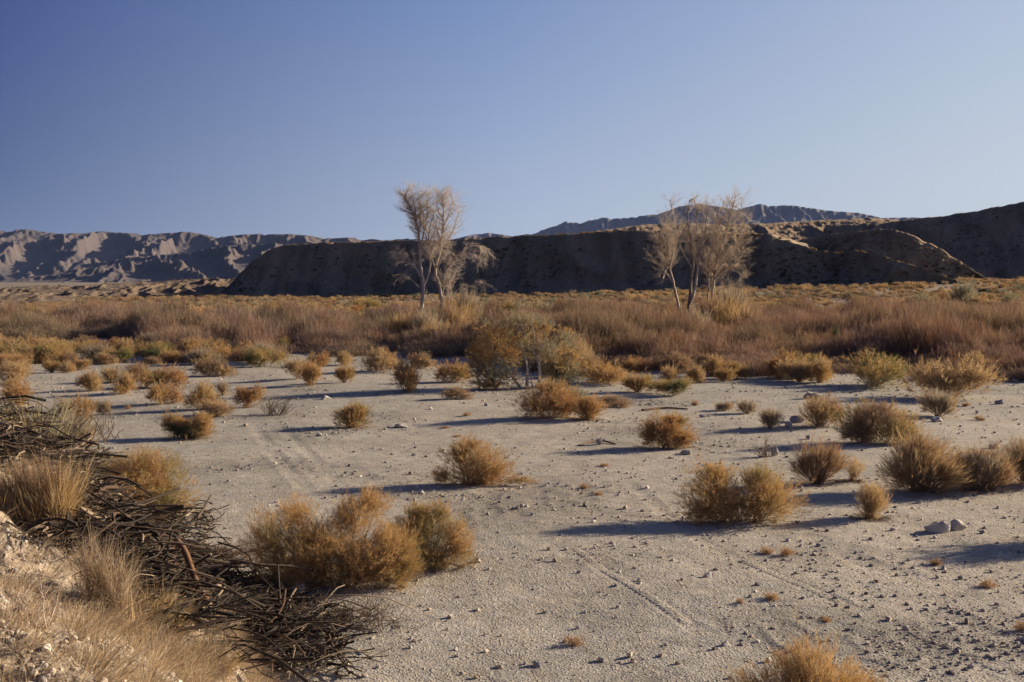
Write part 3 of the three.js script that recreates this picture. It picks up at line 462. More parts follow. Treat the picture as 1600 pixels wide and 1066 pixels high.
const S = [
  ['dome', 'brown', 1480, 620, 112, 62, 'wide brown shrub behind the small tan one at the right'],
  ['fan', 'tan', 1466, 650, 62, 40, 'small tan shrub in front of the wide brown one at the right'],
  ['dome', 'olive', 1362, 603, 116, 50, 'broad olive brown shrub standing against the reed thicket'],
  ['dome', 'tan', 1278, 598, 56, 35, 'small tan shrub left of the broad olive brown one'],
  ['dome', 'rust', 1218, 591, 60, 38, 'dark orange shrub against the thicket left of the tan one'],
  ['fan', 'gold', 1138, 593, 38, 28, 'small golden shrub alone before the thicket right of centre'],
  ['low', 'brown', 1057, 581, 66, 36, 'shaded brown shrub against the thicket right of the long gold row'],
  ['dome', 'gold', 994, 580, 50, 23, 'flat golden shrub in front of the dark thicket shade'],
  ['fan', 'gold', 997, 612, 52, 30, 'gold shrub touching the olive one at the end of the row'],
  ['dome', 'olive', 1052, 616, 66, 28, 'low olive shrub with dark side at the row end'],
  ['low', 'gold', 945, 600, 88, 40, 'long gold shrub running from the grey tree to the right'],
  ['low', 'gold', 905, 588, 60, 34, 'gold shrub close behind the pale trunked tree'],
  ['sage', 'sage', 884, 603, 66, 48, 'grey green shrub right of the pale trunks'],
  ['sage', 'sage', 895, 628, 50, 26, 'low grey green twigs behind the small rust shrub'],
  ['low', 'brown', 960, 634, 70, 20, 'low brown scrub right of the small rust shrub'],
  ['dome', 'rust', 636, 613, 64, 45, 'round orange shrub left of the pale trunked tree'],
  ['dome', 'gold', 708, 597, 56, 36, 'golden shrub between the round orange one and the tree'],
  ['dome', 'tan', 596, 580, 62, 33, 'tan rounded shrub below the left bare tree'],
  ['low', 'brown', 658, 575, 52, 30, 'brown shrub in the shade below the left bare tree'],
  ['dome', 'rust', 486, 603, 46, 36, 'orange shrub in front of a darker brown one'],
  ['dome', 'brown', 470, 593, 44, 34, 'darker brown shrub behind the orange one'],
  ['fan', 'gold', 538, 598, 32, 28, 'little upright gold shrub right of the orange pair'],
  ['dome', 'gold', 501, 572, 42, 24, 'golden shrub behind the orange pair'],
  ['dome', 'tan', 541, 570, 36, 20, 'pale tan shrub behind the little upright gold one'],
  ['dome', 'olive', 413, 573, 58, 31, 'olive gold shrub in front of the reeds left of centre'],
  ['low', 'brown', 714, 624, 50, 24, 'low dark shrub left of the tree at the shadow edge'],
  ['dome', 'tan', 142, 611, 50, 29, 'tan shrub with a wispy left side among the left cluster'],
  ['dome', 'tan', 192, 617, 46, 32, 'round tan shrub left of the golden pair'],
  ['dome', 'gold', 256, 633, 54, 36, 'bright gold shrub in the middle of the left cluster'],
  ['dome', 'tan', 317, 640, 54, 42, 'tan shrub behind the bare grey twigs'],
  ['dome', 'rust', 385, 636, 46, 36, 'orange shrub at the right end of the left cluster'],
  ['fan', 'tan', 348, 618, 28, 22, 'small tan shrub between two larger ones of the left cluster'],
  ['low', 'brown', 214, 596, 56, 36, 'brown shrub at the back of the left cluster'],
  ['dome', 'gold', 258, 606, 68, 36, 'wide gold shrub behind the bright gold one at the left'],
  ['low', 'brown', 332, 588, 68, 34, 'wide greyish brown shrub right of the left cluster'],
  ['dome', 'brown', 20, 600, 66, 38, 'brown shrub behind the orange one at the left edge'],
  ['dome', 'rust', 26, 633, 76, 36, 'deep orange rounded shrub at the left edge'],
  ['fan', 'gold', 80, 583, 30, 20, 'narrow gold shrub first of three beyond the sand at left'],
  ['dome', 'tan', 106, 583, 28, 17, 'tan tuft second of three beyond the sand at left'],
  ['dome', 'gold', 128, 578, 32, 20, 'gold tuft third of three beyond the sand at left'],
  ['fan', 'brown', 172, 598, 40, 26, 'sparse brown shrub before the wide gold one'],
  ['fan', 'gold', 120, 663, 66, 44, 'leaning gold shrub above the driftwood at the left'],
  ['fan', 'tan', 162, 648, 26, 24, 'thin pale tuft right of the leaning gold shrub'],
  ['fan', 'tan', 112, 712, 104, 62, 'pale dry shrub on the driftwood edge at the left'],
  ['fan', 'brown', 340, 650, 58, 26, 'bare greyish shrub in front of the tan one'],
  ['fan', 'tan', 1204, 671, 52, 32, 'pale wispy shrub left of the tan leaning one'],
  ['fan', 'tan', 1167, 646, 36, 22, 'small vase shaped tan tuft on the stony sand'],
  ['fan', 'tan', 1132, 642, 32, 15, 'faint low tan tuft left of the vase shaped one'],
  ['green', 'green', 240, 565, 42, 20, 'green shrub among tan ones before the left reeds'],
  ['green', 'green', 1305, 566, 26, 50, 'upright dark green bush in the red brown thicket'],
  ['green', 'green', 1498, 545, 44, 34, 'round dark green bush high in the right thicket'],
  ['green', 'green', 1528, 532, 36, 26, 'dark green bush just right of the round one'],
  ['green', 'green', 1585, 538, 42, 28, 'dark green bush at the right edge in the thicket'],
  ['green', 'green', 990, 546, 30, 24, 'small green bush deep in the thicket near the centre'],
  ['yellow', 'yellow', 268, 507, 18, 11, 'orange yellow bush on the far plain at the left'],
  ['yellow', 'yellow', 297, 508, 9, 9, 'tiny bright yellow bush right of the orange yellow one'],
  ['sage', 'sage', 1506, 478, 44, 38, 'tall grey green bush on the plain before the right hill'],
  ['sage', 'sage', 1440, 484, 46, 26, 'grey green bush left of the tall grey green one'],
  ['sage', 'sage', 1578, 482, 40, 26, 'grey green bush near the right edge of the far plain'],
  ['sage', 'sage', 850, 505, 70, 34, 'grey green bush far behind the pale trunked tree'],
  ['sage', 'sage', 770, 515, 60, 30, 'grey green bush behind and left of the pale trunks'],
];
S.forEach(([f, pal, x, y, w, h, l], i) => placeShrub(f, pal, x, y, w, h, l, (i * 2.4) % 6.28));
{ // the belt of shrubs in front of the reeds, and the nearer ones of the far plain
  const R = rng(77), forms = [['dome', 'gold'], ['dome', 'tan'], ['dome', 'brown'], ['low', 'gold'], ['dome', 'olive'], ['low', 'brown'], ['fan', 'tan'], ['dome', 'rust']];
  for (let k = 0; k < 75; k++) {
    const x = -30 + Math.pow(R(), 1.25) * 470, y = lerp(543, 572, R()) + (x < 60 ? 8 * R() : 0), f = forms[Math.floor(R() * 8)], s = 0.65 + 0.7 * R();
    placeShrub(f[0], f[1], x, y, 44 * s, 24 * s, 'small tan or gold shrub in the crowded belt before the left reeds', R() * 6.28, 'shrubs crowded before the left reeds');
  }
  for (let k = 0; k < 70; k++) {
    const x = -20 + R() * 1640, y = lerp(487, 503, R()), f = forms[Math.floor(R() * 8)], s = 0.55 + 0.7 * R();
    placeShrub(f[0], f[1], x, y, 34 * s, 17 * s, 'small gold shrub on the scrub plain between thicket and mesa', R() * 6.28, 'shrubs on the plain behind the thicket');
  }
}

{ // shrubs standing in the thicket and tangled brush round the bare trees
  const R = rng(79), forms = [['fan', 'tan'], ['fan', 'brown'], ['dome', 'tan'], ['low', 'brown'], ['dome', 'brown'], ['fan', 'gold'], ['dome', 'olive']];
  for (let k = 0; k < 40; k++) { const x = 860 + R() * 780, v = R(), y = v < 0.45 ? lerp(588, 598, R()) - 12 * smooth(1000, 880, x) : lerp(520, 585, R()), f = forms[Math.floor(R() * 7)], s = 0.6 + 0.7 * R(); placeShrub(f[0], f[1], x, y, 52 * s, 36 * s, 'brown or tan shrub growing in the front of the right thicket', R() * 6.28, 'shrubs in the right thicket'); }
  [[640, 540, 60, 52], [668, 545, 66, 60], [706, 540, 64, 66], [728, 532, 56, 78], [690, 550, 80, 44]].forEach(([x, y, w, h], i) => placeShrub('fan', i % 2 ? 'tan' : 'brown', x, y, w, h, 'tangled tan brush round the foot of the left bare trees', i * 1.7, 'brush at the left bare trees'));
  [[1060, 535, 60, 50], [1090, 540, 66, 56], [1122, 535, 70, 72], [1146, 530, 64, 82], [1165, 538, 60, 56]].forEach(([x, y, w, h], i) => placeShrub('fan', i % 2 ? 'tan' : 'brown', x, y, w, h, 'tangled tan brush round the foot of the right bare trees', i * 1.3, 'brush at the right bare trees'));
}
// little dry orange tufts on the sand
{
  const g = [0, 1].map((k) => shrubGeo({ seed: 451 + k, lobes: [[0, 0.07, 0, 0.15, 0.08, 0.13], [0.07, 0.05, 0, 0.1, 0.06, 0.1]], blades: 1500, len: 0.06, width: 0.0032, stems: 14, size: 0.25, pal: 'rust', pal2: 'brown', cut2: 0.2, fan: 0.4, jit: 0.9, stemR: 0.002 }));
  [[895, 1006, 34, 18, 'dark orange tuft with a shadow low in the middle'], [1207, 941, 34, 14, 'orange tuft on the sand above the bottom shrub'], [1545, 915, 34, 15, 'orange tuft at the right below the pale boulders'], [1197, 863, 28, 13, 'left one of two orange tufts close together'], [1229, 866, 30, 16, 'right one of two orange tufts close together'], [1464, 881, 26, 14, 'brown tuft below the pale double boulder'], [913, 762, 22, 9, 'upper one of two tufts left of the two lobed shrub'], [934, 773, 22, 9, 'lower one of two tufts left of the two lobed shrub'], [1157, 947, 15, 10, 'tiny orange tuft left of a larger one near the bottom'], [1291, 970, 26, 9, 'pale flat tuft right of the tyre print'], [1597, 985, 30, 20, 'orange tuft cut by the lower right edge'], [945, 728, 24, 6, 'flat rusty tuft near the stick in mid wash'], [730, 650, 18, 7, 'small rusty tuft in the long tree shadow'], [1085, 634, 16, 11, 'little brown tuft right of the low brown scrub'], [200, 640, 14, 8, 'small brown tuft on the sand of the left clearing'], [1510, 635, 18, 9, 'left brown tuft near the right edge boulders'], [1528, 655, 16, 9, 'brown tuft right of the small tan shrub'], [695, 668, 22, 5, 'flat brown tuft near the pale flat rock'], [715, 682, 18, 5, 'flat brown tuft on bare sand above the middle shrub'], [1536, 656, 12, 7, 'tiny brown tuft on the sand at the right']].forEach(([x, y, w, h, l], i) => {
    const p = at(x, y), k = -p.z / F, t = shrubThing('dry_tuft', g[i % 2], l, 'dry tuft', [p.x, p.y - 0.01, p.z], i * 1.9); t.scale.set(w * k / 0.36, h * k / 0.17, w * k / 0.36);
  });
}

{ // fallen twigs and leaf litter caught round the shrub bases
  const R = rng(463), b = new Buf(), list = []; for (let k = 0; k < 16; k++) { const a = R() * 6.28, m = 0.7 + 0.6 * R(), d = V(Math.cos(a), 0.12 * R(), Math.sin(a)).normalize(); b.blade((R() - 0.5) * 0.2, 0.006 + 0.015 * R(), (R() - 0.5) * 0.2, d.x, d.y, d.z, 0.04 + 0.08 * R(), 0.007, [m, m, m], R); }
  for (const [p, w] of litterSpots) for (let k = 0; k < 46; k++) { const a = R() * 6.28, r = w * (0.25 + 0.95 * R()), x = p.x - 0.15 * w + Math.cos(a) * r, z = p.z + Math.sin(a) * r * 0.7, m = 0.7 + 0.6 * R(); list.push([x, groundH(x, z), z, R() * 6.28, 0.7 + 0.7 * R(), 1, R() < 0.6 ? [0.16 * m, 0.105 * m, 0.065 * m] : [0.34 * m, 0.23 * m, 0.12 * m]]); }
  scatter('twig_litter', 'fallen twigs and leaf litter round the shrub bases', 'litter', b.geo(), new THREE.MeshStandardMaterial({ roughness: 1, vertexColors: true, side: THREE.DoubleSide }), list);
}
// bare dead twigs
function twigGeo(seed, o) {
  const R = rng(seed), b = new Buf();
  const grow = (p, d, len, r, depth) => {
    const pts = [p.clone()], n = 3; let q = p.clone(), e = d.clone();
    for (let k = 0; k < n; k++) { e.x += (R() - 0.5) * o.wob; e.y += (R() - 0.5) * o.wob - (o.droop ?? 0) * (k + 1) / n; e.z += (R() - 0.5) * o.wob; e.normalize(); q = q.clone().addScaledVector(e, len / n); if (q.y < 0.01) q.y = 0.01; pts.push(q); }
    const m = 0.6 + 0.8 * R(), c = o.col.map((v) => v * m); b.tube(pts, [r, r * 0.85, r * 0.65, r * 0.4], 3, c);
    if (depth) for (let k = 0; k < o.kids; k++) { const i = 1 + Math.floor(R() * 3), f = e.clone().add(V(R() - 0.5, R() - 0.4, R() - 0.5).multiplyScalar(o.open)).normalize(); grow(pts[i], f, len * (0.55 + 0.3 * R()), r * 0.6, depth - 1); }
  };
  for (let k = 0; k < o.n; k++) { const a = R() * 6.283, s = o.tilt * Math.sqrt(R()), p = V((R() - 0.5) * o.base, 0, (R() - 0.5) * o.base * 0.7); grow(p, V(Math.cos(a) * s, o.rise ?? 1, Math.sin(a) * s).normalize(), o.len * (0.6 + 0.6 * R()), o.r, o.depth); }
  return b.geo(true);
}
function twigs(name, px, row, seed, o, label, cat) { const p = at(px, row), t = thing(name, label, cat, [p.x, p.y - 0.02, p.z]); mesh('twigs', twigGeo(seed, o), WOOD, t).userData.kind = 'stuff'; return t; }
twigs('dead_shrub', 432, 647, 501, { n: 44, base: 0.6, tilt: 0.8, len: 0.38, r: 0.011, wob: 0.5, kids: 2, open: 1, depth: 2, col: [0.16, 0.12, 0.10] }, 'dark leafless shrub alone on the sand left of centre', 'dead shrub');
twigs('dead_shrub', 1194, 714, 502, { n: 22, base: 0.25, tilt: 0.8, len: 0.32, r: 0.009, wob: 0.4, kids: 2, open: 0.8, depth: 2, col: [0.2, 0.14, 0.11] }, 'bare brown twigs beside a pale round stone', 'dead shrub');
twigs('dead_shrub', 330, 650, 503, { n: 30, base: 0.9, tilt: 1, len: 0.45, r: 0.01, wob: 0.4, kids: 2, open: 1, depth: 2, col: [0.34, 0.28, 0.23] }, 'pale grey bare twigs in front of a tan shrub', 'dead shrub');
twigs('twig_heap', 540, 975, 504, { n: 150, base: 1.35, tilt: 1.7, rise: 0.9, len: 0.36, r: 0.0055, wob: 0.9, droop: 0.25, kids: 2, open: 1.6, depth: 2, col: [0.105, 0.07, 0.05] }, 'tangled heap of dark dead twigs below the largest shrub', 'twig heap');
twigs('twig_heap', 352, 872, 505, { n: 130, base: 1.3, tilt: 1.8, rise: 0.8, len: 0.3, r: 0.006, wob: 0.8, droop: 0.2, kids: 2, open: 1.5, depth: 1, col: [0.20, 0.105, 0.075] }, 'reddish brown twig heap left of the largest shrub', 'twig heap');
twigs('dead_shrub', 28, 690, 506, { n: 60, base: 2.2, tilt: 1.3, len: 0.3, r: 0.009, wob: 0.4, kids: 2, open: 1.2, depth: 2, col: [0.13, 0.09, 0.065] }, 'dark dead brush over the driftwood at the left edge', 'dead shrub');

// ------------------------------------------------------------------ trees: limbs follow the photograph, branches and twigs grow from them
function tree(name, label, px, row, limbs, o, turnSeed) {
  const R = rng(turnSeed), p0 = at(px, row), D = -p0.z, T = new Buf(), B = new Buf(), C = new Buf();
  const t = thing(name, label, 'tree', [p0.x, p0.y, p0.z]);
  limbs = [...limbs]; for (let e = 0; e < (o.extra ?? 0); e++) { const L = limbs[Math.floor(R() * Math.min(5, limbs.length))], i = Math.min(L.p.length - 2, Math.floor(L.p.length * (0.3 + 0.45 * R()))), a = L.p[i], h = Math.max(12, Math.min(40 + 55 * R(), a[1] - 322)), w = (R() - 0.5) * 34; limbs.push({ p: [a, [a[0] + w * 0.45 + (R() - 0.5) * 4, a[1] - h * 0.35], [a[0] + w * 0.8 + (R() - 0.5) * 4, a[1] - h * 0.7], [a[0] + w, a[1] - h]], r: 0.05 + 0.03 * R(), from: 0.15, dz: (R() - 0.5) * 2.4 }); }
  for (const L of limbs) {
    const dz0 = L.dz ?? 0, pts = L.p.map(([x, y], i) => { const q = onPlane(x, y, D).sub(p0); q.z += dz0 * (i / (L.p.length - 1)) + (i ? (R() - 0.5) * 0.25 : 0); return q; });
    if (L.root) pts[0].y = -0.15;
    const c = new THREE.CatmullRomCurve3(pts), n = Math.max(8, Math.round(c.getLength() * 3)), q = c.getSpacedPoints(n);
    for (let k = 1; k < n; k++) { q[k].x += (R() - 0.5) * 0.07; q[k].z += (R() - 0.5) * 0.07; }
    const m = 0.8 + 0.4 * R(), col = (L.dark ? [0.17, 0.13, 0.10] : o.bark).map((v) => v * m);
    T.tube(q, q.map((_, k) => lerp(L.r, L.r * 0.22, Math.pow(k / n, 0.85)) * 0.82 * (1 + 0.12 * noise(k * 0.9, L.r * 90, 3))), 7, col, o.bark.map((v) => v * 0.95));
    const nb = Math.round(c.getLength() * (L.den ?? o.den));
    for (let k = 0; k < nb; k++) {
      const u = lerp(L.from ?? 0.3, 1, Math.pow(R(), 1.15)), p = c.getPoint(u), d = c.getTangent(u), a = R() * 6.283, open = (L.open ?? o.open) * (0.6 + 0.8 * R());
      const out = V(Math.cos(a), 0, Math.sin(a)), e = d.clone().multiplyScalar(1).addScaledVector(out, open).add(V(0, o.lift, 0)).normalize();
      const len = (L.len ?? o.len) * (0.45 + 0.75 * R()) * lerp(1, 0.6, u), pt = [p.clone()]; let s = p.clone(); const droop = L.droop ?? o.droop ?? 0;
      for (let g = 1; g <= 4; g++) { e.x += (R() - 0.5) * 0.35; e.y += (R() - 0.5) * 0.3 + o.lift * 0.12 - droop * g * 0.22; e.z += (R() - 0.5) * 0.35; e.normalize(); s = s.clone().addScaledVector(e, len / 4); pt.push(s); }
      const r = Math.max(0.008, L.r * 0.20 * (0.6 + 0.5 * R()) * lerp(1, 0.6, u)), mm = 0.7 + 0.55 * R(), cc = o.branch.map((v) => v * mm);
      B.tube(pt, [r, r * 0.8, r * 0.6, r * 0.42, r * 0.25], 4, cc);
      const nt = Math.round(len * o.twigs);
      for (let w = 0; w < nt; w++) {
        const i = 1 + Math.floor(R() * 4), f = Math.min(3.99, i - R()), i0 = Math.floor(f), a0 = pt[i0], a1 = pt[i0 + 1], x = lerp(a0.x, a1.x, f - i0), y = lerp(a0.y, a1.y, f - i0), z = lerp(a0.z, a1.z, f - i0);
        let ex = a1.x - a0.x, ey = a1.y - a0.y, ez = a1.z - a0.z; const l = Math.hypot(ex, ey, ez), tl = o.twigLen * (0.5 + 0.8 * R()); ex = ex / l + (R() - 0.5) * 1.5; ey = ey / l + (R() - 0.5) * 1.1 + o.lift * 0.7 - droop * 1.1; ez = ez / l + (R() - 0.5) * 1.5; const l2 = Math.hypot(ex, ey, ez); ex /= l2; ey /= l2; ez /= l2;
        const g = 0.7 + 0.6 * R(), tc = o.twig.map((v) => v * g);
        C.blade(x, y, z, ex, ey, ez, tl, o.tw, tc, R);
        for (let h = 0; h < 3; h++) { const fx = ex + (R() - 0.5) * 1.3, fy = ey + (R() - 0.5) * 1.1 + 0.15 - droop * 0.5, fz = ez + (R() - 0.5) * 1.3, fl = Math.hypot(fx, fy, fz), q2 = 0.25 + 0.6 * R(); C.blade(x + ex * tl * q2, y + ey * tl * q2, z + ez * tl * q2, fx / fl, fy / fl, fz / fl, tl * 0.6, o.tw * 0.8, tc, R); }
      }
    }
  }
  mesh('trunk', T.geo(true), WOOD, t); if (B.i.length) mesh('branch', B.geo(true), WOOD, t).userData.kind = 'stuff'; if (C.i.length) mesh('crown', C.geo(), LEAF, t).userData.kind = 'stuff';
  if (o.lobes) { const k = D / F, g = shrubGeo({ ...o.lobes, lobes: o.lobes.px.map(([x, y, rx, ry, dz = 0]) => { const q = onPlane(x, y, D).sub(p0); return [q.x, q.y, dz, rx * k, ry * k, Math.min(rx, ry * 1.2) * k]; }) }); mesh('foliage', g.leaf, LEAF, t).userData.kind = 'stuff'; }
  return t;
}
const COTTON = { bark: [0.54, 0.45, 0.36], branch: [0.47, 0.38, 0.30], twig: [0.60, 0.52, 0.45], den: 9, open: 1.5, lift: 0.16, len: 1.5, twigs: 9, twigLen: 0.55, tw: 0.013, extra: 3 };
tree('bare_tree', 'pale leafless tree at the left with a tall rounded crown', 653, 524, [
  { root: 1, p: [[653, 524], [656, 500], [660, 470], [661, 445], [658, 420], [656, 395], [654, 370], [650, 345], [643, 328], [636, 312], [632, 302]], r: 0.26, from: 0.56, dark: 0 },
  { p: [[654, 372], [657, 345], [656, 320], [652, 298]], r: 0.11, from: 0.1, den: 12 },
  { p: [[651, 348], [648, 325], [645, 305], [640, 292]], r: 0.08, from: 0.1 },
  { p: [[656, 388], [664, 358], [667, 335], [669, 315], [666, 302]], r: 0.11, from: 0.25, dz: 0.6, den: 12 },
  { p: [[661, 447], [669, 432], [672, 405], [668, 380], [672, 350], [678, 330]], r: 0.12, from: 0.35, dz: -0.8 },
  { p: [[646, 336], [637, 332], [629, 328]], r: 0.06, from: 0.2, len: 1.0 },
  { p: [[657, 432], [648, 415], [637, 402], [626, 392]], r: 0.10, from: 0.3, droop: 0.28, len: 1.8, dz: 0.5 },
  { p: [[656, 450], [640, 435], [628, 428]], r: 0.06, from: 0.3, droop: 0.3, len: 1.2, den: 4 },
  { p: [[655, 510], [640, 507], [628, 498], [621, 482]], r: 0.06, from: 0.3, len: 0.9, den: 3, dark: 1 },
], COTTON, 601);
tree('bare_tree', 'pale leafless forked tree at the left with drooping right limb', 690, 523, [
  { root: 1, p: [[690, 523], [690, 490], [689, 460], [684, 440], [680, 425], [684, 405], [690, 382], [692, 355], [693, 325], [691, 303]], r: 0.24, from: 0.62 },
  { p: [[689, 385], [702, 370], [711, 352], [716, 330]], r: 0.09, from: 0.2, den: 12 },
  { p: [[692, 358], [702, 335], [707, 318], [705, 304]], r: 0.09, from: 0.1, den: 12 },
  { p: [[693, 345], [684, 328], [683, 310], [688, 298]], r: 0.07, from: 0.2 },
  { p: [[681, 428], [675, 400], [678, 375], [676, 352]], r: 0.10, from: 0.3, dz: -0.6 },
  { p: [[691, 445], [698, 424], [708, 408], [722, 394], [738, 384], [752, 386], [762, 396]], r: 0.13, from: 0.25, droop: 0.42, len: 1.7, den: 8 },
  { p: [[710, 407], [726, 400], [742, 398], [757, 408]], r: 0.07, from: 0.2, droop: 0.45, len: 1.5, den: 8 },
  { p: [[700, 490], [705, 468], [704, 450], [702, 430], [706, 415]], r: 0.09, from: 0.2, len: 1.5 },
  { p: [[704, 470], [716, 452], [735, 446], [752, 440], [762, 446]], r: 0.06, from: 0.3, droop: 0.3, len: 1.3, den: 5 },
  { p: [[690, 470], [694, 450], [700, 440], [712, 425]], r: 0.07, from: 0.3, len: 1.3 },
  { p: [[690, 490], [684, 478], [676, 470], [668, 468]], r: 0.05, from: 0.3, len: 1.6, droop: 0.3 },
  { p: [[690, 500], [702, 486], [714, 480], [726, 488]], r: 0.06, from: 0.2, len: 1.8, droop: 0.3, den: 9 },
], COTTON, 602);
const COTTON2 = { ...COTTON, bark: [0.48, 0.40, 0.32], branch: [0.38, 0.29, 0.20], twig: [0.56, 0.48, 0.40], len: 1.8, twigs: 7, tw: 0.012, open: 1.2, extra: 3 };
tree('bare_tree', 'slender leafless tree leaning left, leftmost of the right clump', 1065, 517, [
  { root: 1, p: [[1067, 517], [1064, 495], [1060, 475], [1054, 450], [1049, 430], [1045, 412], [1038, 395], [1030, 380], [1023, 368]], r: 0.22, from: 0.55, den: 7 },
  { p: [[1052, 442], [1040, 425], [1028, 412], [1018, 400]], r: 0.10, from: 0.3, den: 5 },
  { p: [[1047, 415], [1053, 392], [1057, 370], [1054, 345], [1049, 322], [1047, 312]], r: 0.12, from: 0.25, den: 5 },
  { p: [[1045, 412], [1043, 385], [1044, 355], [1043, 335]], r: 0.07, from: 0.2, den: 5 },
  { p: [[1050, 436], [1036, 436], [1024, 430]], r: 0.05, from: 0.2, den: 5, len: 1.3, droop: 0.2 },
], COTTON2, 603);
tree('bare_tree', 'leafless tree with several upright stems, middle of the right clump', 1074, 518, [
  { root: 1, p: [[1074, 518], [1075, 490], [1078, 460], [1080, 435], [1083, 410], [1080, 385], [1077, 360], [1074, 335], [1078, 312]], r: 0.24, from: 0.5, dark: 1, den: 5 },
  { p: [[1076, 480], [1085, 455], [1089, 430], [1091, 405], [1097, 380], [1102, 350], [1103, 322]], r: 0.16, from: 0.4, dz: 0.5, den: 5 },
  { p: [[1080, 388], [1088, 362], [1089, 335], [1085, 315]], r: 0.09, from: 0.3, den: 5 },
  { p: [[1096, 384], [1108, 365], [1113, 345], [1116, 325]], r: 0.08, from: 0.2, den: 5 },
  { p: [[1082, 420], [1070, 400], [1062, 380], [1062, 358]], r: 0.08, from: 0.3, den: 5 },
], COTTON2, 604);
tree('bare_tree', 'densely twigged golden leafless tree, rightmost of the right clump', 1108, 518, [
  { root: 1, p: [[1110, 518], [1111, 490], [1113, 460], [1116, 430], [1120, 408], [1128, 385], [1136, 355], [1143, 330], [1149, 308]], r: 0.2, from: 0.35, den: 7 },
  { root: 1, p: [[1104, 518], [1105, 480], [1107, 445], [1108, 415], [1112, 390], [1121, 365], [1126, 340]], r: 0.16, from: 0.4, den: 6 },
  { p: [[1117, 428], [1132, 408], [1147, 388], [1157, 365], [1162, 340]], r: 0.12, from: 0.15, den: 10, len: 2.1 },
  { p: [[1114, 440], [1130, 425], [1146, 415], [1160, 398], [1166, 380]], r: 0.10, from: 0.15, den: 11, len: 2.0, droop: 0.12 },
  { p: [[1136, 360], [1150, 345], [1158, 328], [1160, 312]], r: 0.08, from: 0.1, den: 7 },
  { p: [[1122, 402], [1128, 380], [1124, 355], [1135, 330], [1137, 318]], r: 0.08, from: 0.2, den: 6 },
  { p: [[1113, 462], [1126, 452], [1142, 447], [1156, 438], [1166, 428]], r: 0.06, from: 0.4, den: 7, len: 1.4 },
  { p: [[1112, 480], [1122, 466], [1136, 456], [1146, 462]], r: 0.05, from: 0.1, den: 12, len: 1.8, droop: 0.2 },
], { ...COTTON2, twig: [0.56, 0.455, 0.34] }, 605);
tree('grey_tree', 'short pale trunked tree with patchy grey green and gold foliage', 822, 606, [
  { root: 1, p: [[824, 606], [823, 580], [819, 556], [813, 536], [811, 522], [818, 508]], r: 0.10, from: 0.4, len: 0.8, den: 6 },
  { root: 1, p: [[842, 604], [843, 580], [839, 560], [829, 545], [821, 535]], r: 0.11, from: 0.5, len: 0.7, den: 5 },
  { p: [[842, 572], [846, 556], [856, 545], [864, 558]], r: 0.06, from: 0.3, len: 0.6, den: 6 },
  { root: 1, p: [[818, 612], [802, 592], [790, 572], [776, 557], [768, 540]], r: 0.09, from: 0.4, len: 0.8, den: 6 },
  { p: [[833, 550], [836, 530], [832, 512], [830, 500]], r: 0.05, from: 0.2, len: 0.7, den: 6 },
  { p: [[839, 560], [850, 535], [857, 515]], r: 0.04, from: 0.2, len: 0.6, den: 6 },
  { root: 1, p: [[778, 612], [768, 592], [756, 574], [748, 560]], r: 0.10, from: 0.5, dark: 1, len: 0.8, den: 5 },
  { root: 1, p: [[832, 606], [829, 585], [828, 570]], r: 0.04, from: 0.5, den: 4, len: 0.4 },
], { bark: [0.48, 0.43, 0.37], branch: [0.42, 0.36, 0.30], twig: [0.36, 0.30, 0.21], den: 5, open: 0.8, lift: 0.25, len: 0.8, twigs: 8, twigLen: 0.25, tw: 0.008,
  lobes: { seed: 611, size: 2.2, blades: 62000, len: 0.15, width: 0.010, stems: 0, pal: 'sage', pal2: 'gold', cut2: -0.12, fan: 0.3, per: 12, px: [[775, 522, 36, 22, -0.5], [818, 502, 40, 18, -0.4], [858, 548, 28, 22, 0], [758, 562, 26, 30, 0.2], [798, 552, 36, 26, -0.7], [850, 512, 24, 14, -0.5], [745, 545, 20, 24, 0], [782, 585, 34, 26, 0.5], [765, 600, 26, 20, 0.6], [868, 575, 26, 20, -0.5], [810, 530, 26, 16, 0.4], [840, 530, 20, 14, -0.8], [898, 555, 20, 22, -0.6], [885, 530, 18, 16, -0.8], [752, 580, 24, 26, 0.2], [800, 480, 30, 10, -0.8]] } }, 606);
